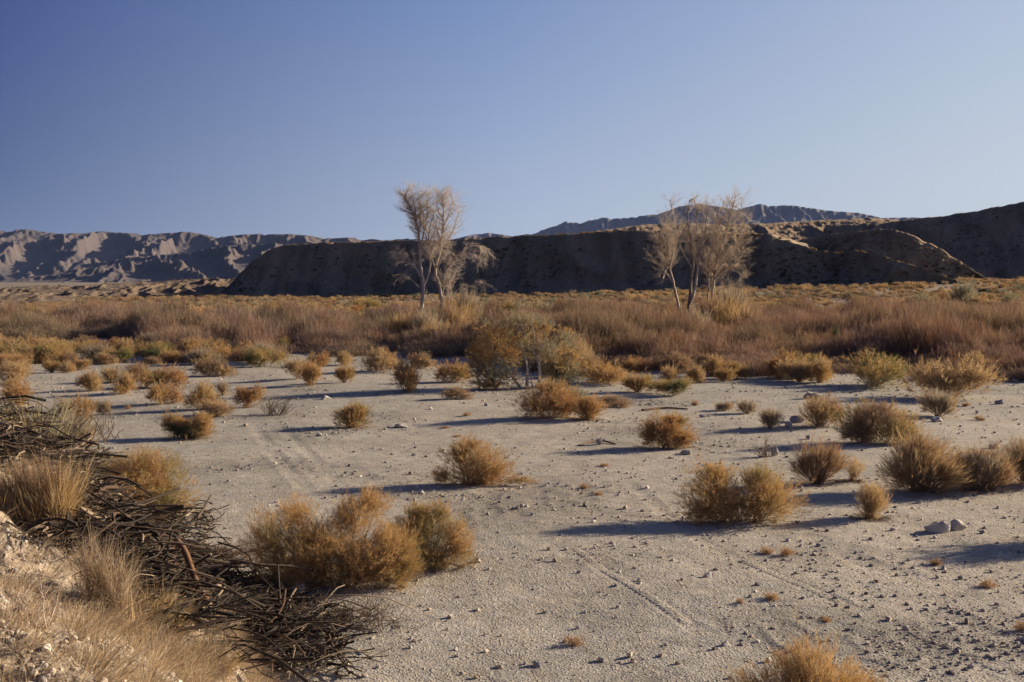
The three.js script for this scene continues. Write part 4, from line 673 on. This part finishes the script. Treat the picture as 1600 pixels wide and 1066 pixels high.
// ------------------------------------------------------------------ masses: reed thicket, far scrub, hillside scrub
function scatter(name, label, category, geo, material, list, kind = 'stuff') {       // list: [x, y, z, turn, sx, sy, [r, g, b]]
  const m = new THREE.InstancedMesh(geo, material, list.length), M = new THREE.Matrix4(), q = new THREE.Quaternion(), up = V(0, 1, 0), c = new THREE.Color();
  list.forEach((e, i) => { M.compose(V(e[0], e[1], e[2]), q.setFromAxisAngle(up, e[3]), V(e[4], e[5], e[4])); m.setMatrixAt(i, M); m.setColorAt(i, c.setRGB(...e[6])); });
  m.name = numbered(name); m.castShadow = m.receiveShadow = true; scene.add(m); return tag(m, label, category, null, kind);
}
const MASS = leafy([1, 1, 1], 0.3);
function reedGeo(seed) {                                        // a clump of upright wands with side twigs, about 1.9 m tall
  const R = rng(seed), b = new Buf();
  for (let k = 0; k < 46; k++) {
    const x = (R() - 0.5) * 0.9, z = (R() - 0.5) * 0.9, h = 1.0 + R() * 0.95, dx = (R() - 0.5) * 0.32, dz = (R() - 0.5) * 0.32, g = 0.75 + 0.5 * R(), l = Math.hypot(dx, 1, dz);
    b.blade(x, -0.05, z, dx / l, 1 / l, dz / l, h, 0.018, [g, g, g], R);
    for (let j = 0; j < 6; j++) { const t = 0.4 + 0.55 * R(), fx = dx + (R() - 0.5) * 0.9, fz = dz + (R() - 0.5) * 0.9, fl = Math.hypot(fx, 1, fz), g2 = 0.8 + 0.55 * R(); b.blade(x + dx * h * t, h * t, z + dz * h * t, fx / fl, 1 / fl, fz / fl, 0.25 + 0.3 * R(), 0.014, [g2, g2, g2], R); }
  }
  return b.geo();
}
{
  const R = rng(901), list = [[], []], COL = [[0.32, 0.22, 0.165], [0.27, 0.18, 0.145], [0.37, 0.26, 0.185], [0.31, 0.175, 0.11], [0.38, 0.265, 0.165], [0.24, 0.16, 0.13], [0.30, 0.225, 0.14]];
  const put = (a, D, side, deep) => {
    const x = a * D + (R() - 0.5) * 2.4, z = -D, n = noise(x / 7, z / 7, 33), c = COL[clamp(Math.floor((n * 0.7 + 0.5 + (R() - 0.5) * 0.75) * 7), 0, 6)], m = 0.7 + 0.4 * R(), w = side ? [1.03, 0.97, 0.92] : [1.0, 1.0, 1.03];
    const s = (0.5 + 0.6 * R()) * (0.95 + 0.55 * noise(x / 4.5, z / 4.5, 35) + 0.2 * n) * 1.16 * lerp(0.35, 1, smooth(0, 7, deep)); list[side].push([x, groundBase(x, z), z, R() * 6.28, 0.9 + 0.4 * R(), s, [c[0] * m * w[0], c[1] * m * w[1], c[2] * m * w[2]]]);
  };
  for (let k = 0; k < 3600; k++) {                              // left stand
    const px = -80 + R() * 830, a = (px - 800) / F, front = 70 + 9 * noise(px / 45, 1, 3) + (px < 240 ? 14 * smooth(260, 140, px) : 0), D = front + Math.pow(R(), 1.4) * (px < 230 ? 20 : 30); put(a, D, 0, D - front);
  }
  for (let k = 0; k < 8600; k++) {                              // right stand
    const px = 690 + R() * 1010, a = (px - 800) / F, front = 54.5 + 3.5 * noise(px / 40, 4, 3) - 4 * smooth(1350, 1600, px) + 10 * smooth(860, 760, px), D = front + Math.pow(R(), 1.25) * (52 + 20 * smooth(900, 1500, px)); put(a, D, 1, D - front);
  }
  scatter('reed_thicket', 'mauve brown thicket of dry upright reeds at the left', 'thicket', reedGeo(911), MASS, list[0]);
  scatter('reed_thicket', 'wide red brown thicket of dry reeds at the right', 'thicket', reedGeo(912), MASS, list[1]);
}
{
  const R = rng(921), far = shrubGeo({ seed: 922, lobes: [[0, 0.3, 0, 0.5, 0.34, 0.5], [0.3, 0.2, 0, 0.3, 0.24, 0.3], [-0.3, 0.22, 0.1, 0.3, 0.24, 0.3]], blades: 900, per: 6, len: 0.16, width: 0.03, stems: 0, size: 1, pal: 'gold', fan: 0.5 });
  const c = far.leaf.getAttribute('color'); for (let i = 0; i < c.count; i++) { const m = (c.getX(i) + c.getY(i)) / 0.68; c.setXYZ(i, m, m, m); }
  const COL = [[0.44, 0.30, 0.145], [0.48, 0.345, 0.185], [0.41, 0.295, 0.165], [0.34, 0.235, 0.13], [0.37, 0.29, 0.18], [0.25, 0.235, 0.15], [0.30, 0.21, 0.14]], list = [];
  for (let k = 0; k < 8200; k++) {
    const a = (-80 + R() * 1760 - 800) / F, D = 96 + Math.pow(R(), 0.85) * 250 * lerp(1.0, 0.9, clamp(a + 0.3)), x = a * D + (R() - 0.5) * 2, z = -D, n = fbm(x / 16, z / 26, 3, 71);
    if (n < -0.08 && R() < 0.65) continue; if (D > lerp(380, 285, clamp(a + 0.27)) - 8 && a > -0.28) continue;
    const cc = COL[clamp(Math.floor((noise(x / 15, z / 15, 7) * 0.5 + 0.45 + (R() - 0.5) * 0.8) * 7), 0, 6)], m = 0.8 + 0.4 * R(), s = 0.9 + 1.5 * R() * R();
    list.push([x, groundBase(x, z) + 0.2 * 0, z, R() * 6.28, s, s * (0.8 + 0.5 * R()), cc.map((v) => v * m)]);
  }
  for (let k = 0; k < 2600; k++) { const a = -0.5 + R() * 0.27, D = 330 + R() * 420, x = a * D, z = -D, m = 0.7 + 0.5 * R(); list.push([x, groundBase(x, z), z, R() * 6.28, 1.3 + 1.2 * R(), 1.2 + 0.8 * R(), COL[Math.floor(R() * 6)].map((v) => v * m)]); }
  for (const [x, y, z] of lowSpots) { if (R() < 0.35) continue; const m = 0.5 + 0.5 * R(), t = 0.4 + 0.9 * R() * R(); list.push([x, y - 0.1, z, R() * 6.28, t, t * 0.9, COL[2 + Math.floor(R() * 5)].map((v) => v * m)]); }
  scatter('desert_scrub', 'golden scrub covering the far plain below the mesa', 'scrub', far.leaf, MASS, list);
  const hills = [], pickS = rng(931); for (const [n, x, y, z] of faceSpots) { const g = fbm(x / 9, (y + z) / 9, 2, 5); if (pickS() < 0.13 * (1 + 1.6 * g)) { const m = 0.6 + 0.6 * pickS(), s = 0.25 + 1.0 * Math.pow(pickS(), 4); hills.push([x, y - 0.15, z, pickS() * 6.28, s * 1.2, s, [0.22 * m, 0.185 * m, 0.125 * m]]); } }
  const tops = rng(933); for (const [x0, y0] of mesaCrest) for (let k = 0; k < 44; k++) { const x = x0 + (tops() - 0.5) * 60; if (x < 450 || x > 1480 || (x > 1190 && tops() < 0.9)) continue; const D = D1(x) + (k % 2 || x > 1190 ? tops() * 2.4 - 0.9 : 1 + tops() * 60), p = onPlane(x, table(mesaCrest.map((c) => c[0]), mesaCrest.map((c) => c[1]), x), D1(x)); const s = 0.4 + 0.7 * tops(); hills.push([p.x * D / D1(x), p.y - 0.25, -D, tops() * 6.28, s, s, ((m) => [0.3 * m, 0.21 * m, 0.11 * m])(0.5 + 0.7 * tops())]); }
  scatter('hillside_scrub', 'dark dots of scrub over the shaded mesa and hill faces', 'scrub', far.leaf, MASS, hills);
}

// ------------------------------------------------------------------ stones
function stoneGeo(seed, detail = 1, flat = 0.7, round = 0) {
  const g = new THREE.IcosahedronGeometry(1, detail), p = g.getAttribute('position'), R = rng(seed), cuts = [];
  for (let k = 0; k < 11; k++) { const a = R() * 6.28, e = Math.asin(R() * 2 - 1); cuts.push([Math.cos(e) * Math.cos(a), Math.sin(e), Math.cos(e) * Math.sin(a), lerp(0.42 + 0.42 * R(), 0.80 + 0.2 * R(), round)]); }
  for (let i = 0; i < p.count; i++) {
    let x = p.getX(i), y = p.getY(i), z = p.getZ(i), s = 1; for (const c of cuts) { const d = x * c[0] + y * c[1] + z * c[2]; if (d > c[3]) s = Math.min(s, c[3] / d); }
    s *= 1 + 0.10 * noise(x * 2 + seed, y * 2 + z * 2.3, seed); p.setXYZ(i, x * s, y * s * flat, z * s * 0.85);
  }
  g.deleteAttribute('uv'); g.deleteAttribute('normal'); const c = new Float32Array(p.count * 3);
  for (let i = 0; i < p.count; i++) { const m = 1 + 0.22 * noise(p.getX(i) * 2.7, p.getY(i) * 2.7 + p.getZ(i) * 2, seed + 2); c.fill(m, i * 3, i * 3 + 3); }
  g.setAttribute('color', new THREE.BufferAttribute(c, 3)); g.computeVertexNormals(); return g;
}
const STONE = new THREE.MeshStandardMaterial({ roughness: 0.95, vertexColors: true });
{
  const R = rng(941), lists = [[], [], []], TONE = [[0.46, 0.41, 0.36], [0.36, 0.315, 0.28], [0.28, 0.24, 0.215], [0.56, 0.51, 0.46], [0.40, 0.325, 0.27], [0.22, 0.185, 0.165]];
  for (let k = 0; k < 150000; k++) {
    const D = 9.5 + Math.pow(R(), 1.35) * 70, a = (R() - 0.5) * 1.06, x = a * D, z = -D, p = smooth(-0.12, 0.5, fbm(x / 5 + 3, z / 3.4, 3, 77)), q = smooth(0.0, 0.4, fbm(x / 1.7, z / 1.2, 2, 79));
    if (R() > 0.05 + 0.9 * p * (0.14 + q) + 0.10 * smooth(-1, 6, x) + (D > 40 ? 0.05 : 0)) continue; if (toeDist(x, z) > 0.4) continue;
    const s = (0.008 + 0.010 * R() + 0.05 * Math.pow(R(), 8)) * (0.8 + D / 60), t = TONE[Math.floor(R() * 6)], m = 0.8 + 0.4 * R(); lists[k % 3].push([x, groundH(x, z) + s * 0.12, z, R() * 6.28, s, s * (0.6 + 0.5 * R()), t.map((v) => v * m)]);
  }
  lists.forEach((l, i) => scatter('gravel', ['loose gravel and pebbles over the sandy wash', 'loose gravel over the stony patches of the wash', 'small dark and pale pebbles spread over the wash'][i], 'gravel', stoneGeo(950 + i, 0, 0.75), STONE, l));
  console.log('gravel', lists.map((l) => l.length).join(' '));
}
const ROCKS = [0, 1, 2, 3].map((k) => stoneGeo(960 + k, 3, 0.62)), COBBLES = [0, 1, 2].map((k) => stoneGeo(965 + k, 3, 0.75, 1));
const rockTone = { pale: [0.50, 0.46, 0.42], tan: [0.47, 0.40, 0.33], grey: [0.36, 0.34, 0.33], brown: [0.30, 0.22, 0.16] }, rockMats = {};
for (const k in rockTone) rockMats[k] = new THREE.MeshStandardMaterial({ color: new THREE.Color().setRGB(...rockTone[k]), roughness: 0.95, vertexColors: true, bumpMap: sandBump, bumpScale: 0.01 });
function rock(px, base, w, h, tone, label, group, turn) {
  const p = at(px, base), k = -p.z / F, round = /cobble/.test(label), n = Math.abs(Math.round(px * 7 + base)), m = mesh(round ? 'cobble' : 'rock', round ? COBBLES[n % 3] : ROCKS[n % 4], rockMats[tone]); m.position.set(p.x, p.y + h * k * 0.28, p.z); m.rotation.set(0.1, turn ?? px * 0.7, 0.06); m.scale.set(w * k * 0.56, h * k * (round ? 0.75 : 1.25), w * k * 0.5); return tag(m, label, 'rock', group);
}
[[1463, 829, 36, 18, 'pale', 'left pale boulder of the pair on the right sand'], [1495, 827, 29, 17, 'pale', 'right pale boulder of the pair on the right sand'], [467, 924, 28, 16, 'tan', 'tan rock under the left edge of the largest shrub'], [1073, 710, 18, 7, 'grey', 'grey flat stone below the square topped orange shrub'], [1211, 712, 12, 13, 'pale', 'pale round stone beside the bare brown twigs'], [627, 667, 22, 7, 'pale', 'pale flat rock in the open sand left of centre'], [508, 624, 16, 6, 'pale', 'white flat stone on the sand near the dark leafless shrub'], [937, 694, 14, 9, 'pale', 'pale stone at the end of a dark stick'], [1269, 624, 28, 10, 'tan', 'smooth tan boulder behind the tan leaning shrub'], [1561, 631, 12, 8, 'grey', 'grey round stone near the right edge'], [1527, 646, 9, 8, 'pale', 'small pale stone right of the wide brown shrub'], [1463, 658, 20, 8, 'pale', 'white pointed stone at the foot of the small tan shrub'], [1246, 660, 26, 12, 'grey', 'grey rock left of the tan leaning shrub'], [1232, 668, 14, 9, 'pale', 'pale upright stone beside the grey rock'], [1105, 903, 14, 8, 'grey', 'dark angular stone in the lower right sand'], [1263, 686, 12, 7, 'grey', 'grey stone below the tan leaning shrub'], [1436, 786, 8, 6, 'pale', 'small pale stone under the tallest fan shrub'], [1553, 700, 20, 8, 'tan', 'tan stone behind the greyish brown fan shrub'], [745, 880, 14, 8, 'tan', 'tan stone at the right foot of the bright gold shrub'], [703, 966, 12, 6, 'tan', 'small tan chip on the sand below the bright gold shrub'], [432, 787, 10, 5, 'pale', 'white pebble left above the largest shrub'], [498, 682, 9, 7, 'grey', 'dark stone left of the long shrub shadow'], [650, 762, 9, 4, 'pale', 'white pebble near the tip of the middle shadow'], [384, 665, 10, 4, 'brown', 'red brown stone right of the green topped shrub'], [349, 660, 6, 3, 'pale', 'white pebble right of the green topped shrub'], [1483, 948, 12, 7, 'grey', 'small grey stone below the orange tuft at right'], [1510, 972, 12, 8, 'brown', 'brown stone near the lower right edge'], [1415, 982, 16, 8, 'grey', 'grey stone right of the bottom shrub'], [1388, 968, 14, 7, 'tan', 'tan stone above the bottom shrub'], [1395, 826, 9, 5, 'pale', 'pale chip left of the boulder pair'], [1474, 888, 12, 6, 'pale', 'pale stone under the brown tuft'], [838, 1040, 16, 8, 'grey', 'grey stone at the bottom below the dark orange tuft'], [940, 1032, 14, 7, 'grey', 'flat grey stone near the bottom centre'], [985, 1026, 12, 8, 'tan', 'tan stone near the bottom centre'], [1132, 1010, 14, 7, 'grey', 'grey stone left of the bottom shrub'], [903, 980, 9, 5, 'pale', 'white chip above the dark orange tuft'], [760, 1018, 10, 5, 'tan', 'tan chip at the lower middle'], [780, 1042, 13, 6, 'tan', 'tan stone beside several more at the lower middle'], [1598, 1000, 20, 8, 'grey', 'grey stone cut by the lower right edge']].forEach((r) => rock(...r));
{ const R = rng(971), tones = ['pale', 'tan', 'grey', 'tan', 'brown']; for (let k = 0; k < 90; k++) { const x = 560 + R() * 1050, y = 590 + Math.pow(R(), 0.8) * 470, s = 4 + 5 * R() + 4 * R() * R(); rock(x, y, s, s * 0.5, tones[Math.floor(R() * 5)], 'small loose stone lying on the open sand of the wash', 'loose stones on the sand', R() * 6); } }

// ------------------------------------------------------------------ driftwood at the foot of the bank
function stickGeo(R, len, r, bend, col, sides = 5) {
  const n = 5, pts = [], a = R() * 6.28, k1 = (R() - 0.5) * 0.12 * len; for (let i = 0; i <= n; i++) { const t = i / n - 0.5, s = (0.25 - t * t) * bend * len; pts.push(V(t * len, s * Math.cos(a) + (R() - 0.5) * 0.02 * len, s * Math.sin(a) + k1 * Math.sin(t * 9))); }
  const b = new Buf(); b.tube(pts, pts.map((_, i) => r * lerp(1, 0.45, i / n) * (0.85 + 0.3 * R())), sides, col, ((m) => col.map((v) => v * m))(0.7 + 0.6 * R())); return b;
}
const AREAS = [ // [pixel polygon corner boxes x0, y0, x1, y1, slant, count, heap height, longest]
  [100, 800, 330, 880, 0, 560, 0.26, 0.9], [205, 870, 400, 1010, 90, 700, 0.28, 1.3], [330, 935, 530, 1060, 30, 600, 0.18, 1.3], [0, 655, 100, 745, 0, 420, 0.30, 1.3], [90, 715, 175, 800, -10, 260, 0.22, 1.1], [300, 905, 440, 960, 20, 300, 0.14, 1.3], [60, 800, 250, 870, 0, 260, 0.16, 0.9]];
const DARK = [[0.032, 0.022, 0.016], [0.05, 0.034, 0.024], [0.022, 0.016, 0.013], [0.085, 0.06, 0.042], [0.085, 0.048, 0.03], [0.24, 0.185, 0.13]];
{
  const R = rng(981), heap = new Buf(); let made = 0;
  const along = -Math.atan2(0.88, -0.475);
  const labels = 'weathered stick lying in the dark driftwood pile under the bank';
  for (const [x0, y0, x1, y1, slant, n, hh, longest] of AREAS) for (let k = 0; k < n; k++) {
    const v = R(), px = lerp(x0, x1, R()) + slant * (v - 0.5), py = lerp(y0, y1, v), p = at(px, py), near = -p.z < 24;
    const len = (0.2 + Math.pow(R(), 1.8) * longest), r = (0.0035 + 0.007 * R() + 0.014 * Math.pow(R(), 7)) * (near ? 1 : 1.5), col = DARK[Math.floor(Math.pow(R(), 2.0) * 6)], big = k < n * 0.04;
    const b = stickGeo(R, big ? len * 1.25 + 0.3 : len, big ? r * 1.3 + 0.004 : r, 0.25 + 0.9 * R() * R(), col), q = new THREE.Quaternion().setFromEuler(new THREE.Euler((R() - 0.5) * 0.5, along + (R() - 0.5) * 3.0, (R() - 0.5) * (big ? 0.8 : 0.5), 'YXZ'));
    const pos = V(p.x, p.y + r + hh * Math.pow(R(), 1.3) + (big ? 0.05 : 0), p.z);
    if (big) { const m = mesh('driftwood_stick', b.geo(true), WOOD); m.position.copy(pos); m.quaternion.copy(q); tag(m, labels, 'stick', 'driftwood sticks under the bank'); made++; }
    else { const o = heap.p.length / 3, t = V(0, 0, 0); for (let i = 0; i < b.p.length; i += 3) { t.set(b.p[i], b.p[i + 1], b.p[i + 2]).applyQuaternion(q).add(pos); heap.p.push(t.x, t.y, t.z); } for (const c of b.c) heap.c.push(c); for (const i of b.i) heap.i.push(i + o); }
  }
  tag(mesh('driftwood_debris', heap.geo(true), WOOD), 'dark heap of broken sticks and bark along the bank foot', 'driftwood', null, 'stuff');
  // fibrous strips and bark slabs among the sticks
  const chips = new Buf(); for (let k = 0; k < 2600; k++) { const [x0, y0, x1, y1, slant] = AREAS[Math.floor(R() * 7)], v = R(), p = at(lerp(x0, x1, R()) + slant * (v - 0.5), lerp(y0, y1, v)); chips.blade(p.x, p.y + 0.22 * R(), p.z, ...V(R() - 0.5, (R() - 0.4) * 0.6, R() - 0.5).normalize().toArray(), 0.08 + 0.2 * R(), 0.012 + 0.03 * R(), DARK[Math.floor(R() * 6)], R, 0.2); }
  tag(mesh('bark_litter', chips.geo(), new THREE.MeshStandardMaterial({ roughness: 0.95, vertexColors: true, side: THREE.DoubleSide })), 'curled bark strips scattered through the driftwood', 'bark', null, 'stuff');
}
function bough(pix, depthLift, r, col, label, name = 'driftwood_branch') {            // a bent bough along pixels, lifted off the ground
  const p = pix.map(([x, y], i) => { const q = at(x, y); q.y += depthLift[i] ?? 0; return q; }), o = p[0].clone(), q = new THREE.CatmullRomCurve3(p.map((v) => v.sub(o))).getPoints(18), b = new Buf();
  b.tube(q, q.map((_, i) => r * lerp(1, 0.5, i / 18)), 6, col); const m = mesh(name, b.geo(true), WOOD); m.position.copy(o); return tag(m, label, 'branch');
}
bough([[438, 1002], [490, 992], [528, 1000], [536, 1012], [520, 1020], [470, 1022], [420, 1018]], [0.1, 0.06, 0.04, 0.03, 0.03, 0.03, 0.05], 0.018, [0.22, 0.14, 0.09], 'bent branch curling like a hoop onto the pale sand');
bough([[268, 838], [296, 832], [318, 818], [330, 808]], [0.03, 0.12, 0.28, 0.42], 0.035, [0.09, 0.065, 0.05], 'dark pointed branch rising from the driftwood end');
bough([[286, 818], [300, 810], [318, 806]], [0.1, 0.18, 0.12], 0.05, [0.32, 0.25, 0.17], 'pale split slab of bark at the driftwood end', 'bark_slab');
bough([[176, 848], [186, 830], [205, 822], [232, 818]], [0.05, 0.14, 0.2, 0.16], 0.03, [0.38, 0.31, 0.22], 'pale curved branch arching over the dark pile');
bough([[150, 812], [172, 804], [198, 794]], [0.1, 0.18, 0.26], 0.03, [0.42, 0.35, 0.25], 'straight pale stick poking up behind the pile');
bough([[278, 940], [292, 960], [310, 985], [330, 998]], [0.5, 0.45, 0.36, 0.22], 0.034, [0.17, 0.082, 0.038], 'orange brown fibrous palm stem lying in the pile');
bough([[398, 985], [412, 992], [432, 990]], [0.1, 0.16, 0.1], 0.03, [0.46, 0.30, 0.18], 'pale splintered stub at the pile near the hoop branch');
bough([[905, 696], [935, 690], [962, 694]], [0.02, 0.06, 0.02], 0.04, [0.14, 0.1, 0.075], 'dark stick on the open sand by a pale stone');
bough([[1003, 643], [1040, 640], [1075, 641]], [0.03, 0.05, 0.03], 0.05, [0.16, 0.10, 0.07], 'long dark stick behind the square topped orange shrub');
bough([[722, 888], [738, 884], [748, 876]], [0.03, 0.05, 0.12], 0.02, [0.1, 0.07, 0.05], 'short dark twig at the foot of the bright gold shrub');

// ------------------------------------------------------------------ the bank: cobbles and dry grass
{
  const R = rng(991), l = [[], []], TONE = [[0.56, 0.50, 0.43], [0.50, 0.43, 0.34], [0.62, 0.56, 0.48], [0.42, 0.36, 0.30]];
  for (let k = 0; k < 5200; k++) { const D = 4.2 + R() * 14, a = -0.62 + R() * 0.5, x = a * D, z = -D, s0 = toeDist(x, z); if (s0 < 0.5 || s0 > 4.5) continue; if (fbm(x / 0.9, z / 0.9, 2, 15) < -0.05 && R() < 0.7) continue; const s = 0.012 + 0.02 * R() + 0.03 * Math.pow(R(), 6); l[k % 2].push([x, groundH(x, z) + s * 0.1, z, R() * 6, s, s * (0.7 + 0.4 * R()), ((m) => TONE[Math.floor(R() * 4)].map((v) => v * m))(0.8 + 0.4 * R())]); }
  l.forEach((e, i) => scatter('bank_gravel', ['pale pebbles stuck in the sunlit bank', 'small clods and stones over the bank face'][i], 'gravel', stoneGeo(995 + i, 1, 0.8), STONE, e));
  [[8, 838, 16, 15, 'pale'], [26, 842, 22, 16, 'pale'], [12, 822, 13, 12, 'tan'], [30, 818, 18, 22, 'grey'], [40, 845, 12, 12, 'tan'], [10, 868, 12, 9, 'grey'], [22, 902, 10, 8, 'grey'], [5, 800, 10, 9, 'pale'], [52, 1050, 16, 11, 'tan'], [66, 1058, 16, 12, 'grey'], [18, 1020, 12, 10, 'grey'], [3, 940, 14, 12, 'grey'], [36, 880, 9, 7, 'pale']].forEach(([x, y, w, h, t]) => rock(x, y, w, h, t, 'rounded cobble set in the sunlit dirt of the near bank', 'cobbles in the near bank'));
}
function grassGeo(seed, n, h, spread, lean, pal, w = 0.004) {
  const R = rng(seed), b = new Buf(), P = PAL[pal];
  for (let k = 0; k < n; k++) { const a = R() * 6.28, r = Math.sqrt(R()) * spread, dx = Math.cos(a) * 1.3 * R() + lean[0], dz = Math.sin(a) * 1.3 * R() + lean[1], l = Math.hypot(dx, 1, dz), c = P[Math.floor(R() * 4)], m = 0.75 + 0.6 * R(); b.blade(Math.cos(a) * r, -0.03, Math.sin(a) * r, dx / l, 1 / l, dz / l, h * (0.45 + 0.65 * R()), w * (0.7 + 0.6 * R()), [c[0] * m, c[1] * m, c[2] * m], R, 0.12 + 0.35 * R()); }
  return b.geo();
}
function grassThing(px, base, g, label, sx = 1, name = 'dry_grass_clump') { const p = at(px, base), t = thing(name, label, 'grass clump', [p.x, p.y, p.z]); mesh('blades', g, LEAF, t).userData.kind = 'stuff'; t.scale.setScalar(sx); return t; }
bigShrub(66, 826, [[66, 775, 56, 42, 0], [40, 785, 40, 36, 0], [100, 785, 30, 34, 0.1], [60, 800, 62, 24, 0.1], [20, 800, 30, 26, 0.2]], { seed: 1001, blades: 7600, len: 0.30, width: 0.0066, stems: 260, size: 1, pal: 'tan', pal2: 'brown', cut2: 0.0, fan: 0.35, up: 1.2, jit: 0.32, root: 0.9, rootSpread: 2, stemR: 0.004, stemCol: [0.42, 0.28, 0.15] }, 'big tall tan grass clump on the bank at the left edge', 'dry_grass_clump', 'grass clump');
bigShrub(168, 965, [[165, 900, 44, 44, 0], [200, 915, 34, 34, 0.1], [160, 945, 44, 24, 0], [140, 890, 24, 28, 0]], { seed: 1002, blades: 1500, len: 0.24, width: 0.0036, stems: 230, size: 0.8, pal: 'straw', pal2: 'grey', cut2: 0.2, fan: 0.4, up: 1.2, jit: 0.4, root: 0.95, rootSpread: 1.5, stemR: 0.0026, stemCol: [0.55, 0.40, 0.23] }, 'tall wispy straw grass standing in front of the driftwood', 'dry_grass_clump', 'grass clump');
bigShrub(335, 1052, [[320, 1020, 40, 22, 0], [350, 1035, 34, 18, 0.1], [300, 1035, 34, 20, 0]], { seed: 1006, blades: 2200, len: 0.2, width: 0.0034, stems: 130, size: 0.7, pal: 'straw', pal2: 'tan', cut2: 0.2, fan: 0.6, up: 0.5, jit: 0.4, root: 0.9, rootSpread: 1.5, lean: 0.3, stemR: 0.0026, stemCol: [0.45, 0.32, 0.18] }, 'low straw clump at the bottom in front of the driftwood', 'dry_grass_clump', 'grass clump');
bigShrub(250, 985, [[245, 945, 40, 28, 0], [225, 960, 34, 22, 0.1], [275, 965, 24, 18, 0]], { seed: 1003, blades: 2400, len: 0.2, width: 0.0034, stems: 120, size: 0.7, pal: 'tan', fan: 0.6, up: 0.6, jit: 0.4, root: 0.9, rootSpread: 1.5, lean: 0.3, stemR: 0.0026, stemCol: [0.48, 0.33, 0.18] }, 'leaning tan grass right of the tall wispy straw', 'dry_grass_clump', 'grass clump');
grassThing(62, 700, grassGeo(1005, 260, 1.3, 0.4, [0.05, 0], 'sage', 0.01), 'thin grey green reeds over the driftwood at the left');
{ // the matted straw on the slope
  const R = rng(1011), g = grassGeo(1012, 70, 0.30, 0.12, [0.45, 0.1], 'straw', 0.0034), list = [];
  for (let k = 0; k < 16000; k++) { const D = 4.2 + Math.pow(R(), 1.3) * 11, a = -0.62 + R() * 0.55, x = a * D, z = -D, s = toeDist(x, z); if (s < -0.75 * smooth(14, 11, D) || s > 3.2) continue; const lower = smooth(2.3, 1.1, s) * smooth(14, 9, D), n = fbm(x / 0.55, z / 0.55, 2, 45); if (R() > 0.05 + 0.62 * lower * smooth(-0.2, 0.4, n)) continue; const t = 0.7 + 0.5 * R(); list.push([x, groundH(x, z), z, (R() - 0.5) * 3.4, t, t * (0.7 + 0.5 * R()), ((m) => [m, m, m])(0.8 + 0.4 * R())]); }
  scatter('bank_grass', 'matted straw coloured dry grass on the near bank slope', 'grass', g, LEAF, list); console.log('grass', list.length);
}
twigs('dead_shrub', 50, 985, 1021, { n: 9, base: 0.2, tilt: 0.6, len: 0.24, r: 0.0045, wob: 0.4, kids: 2, open: 0.7, depth: 1, col: [0.55, 0.46, 0.38] }, 'thin pale dead stalks in the bank dirt at lower left', 'dead shrub');
renderer.render(scene, camera);
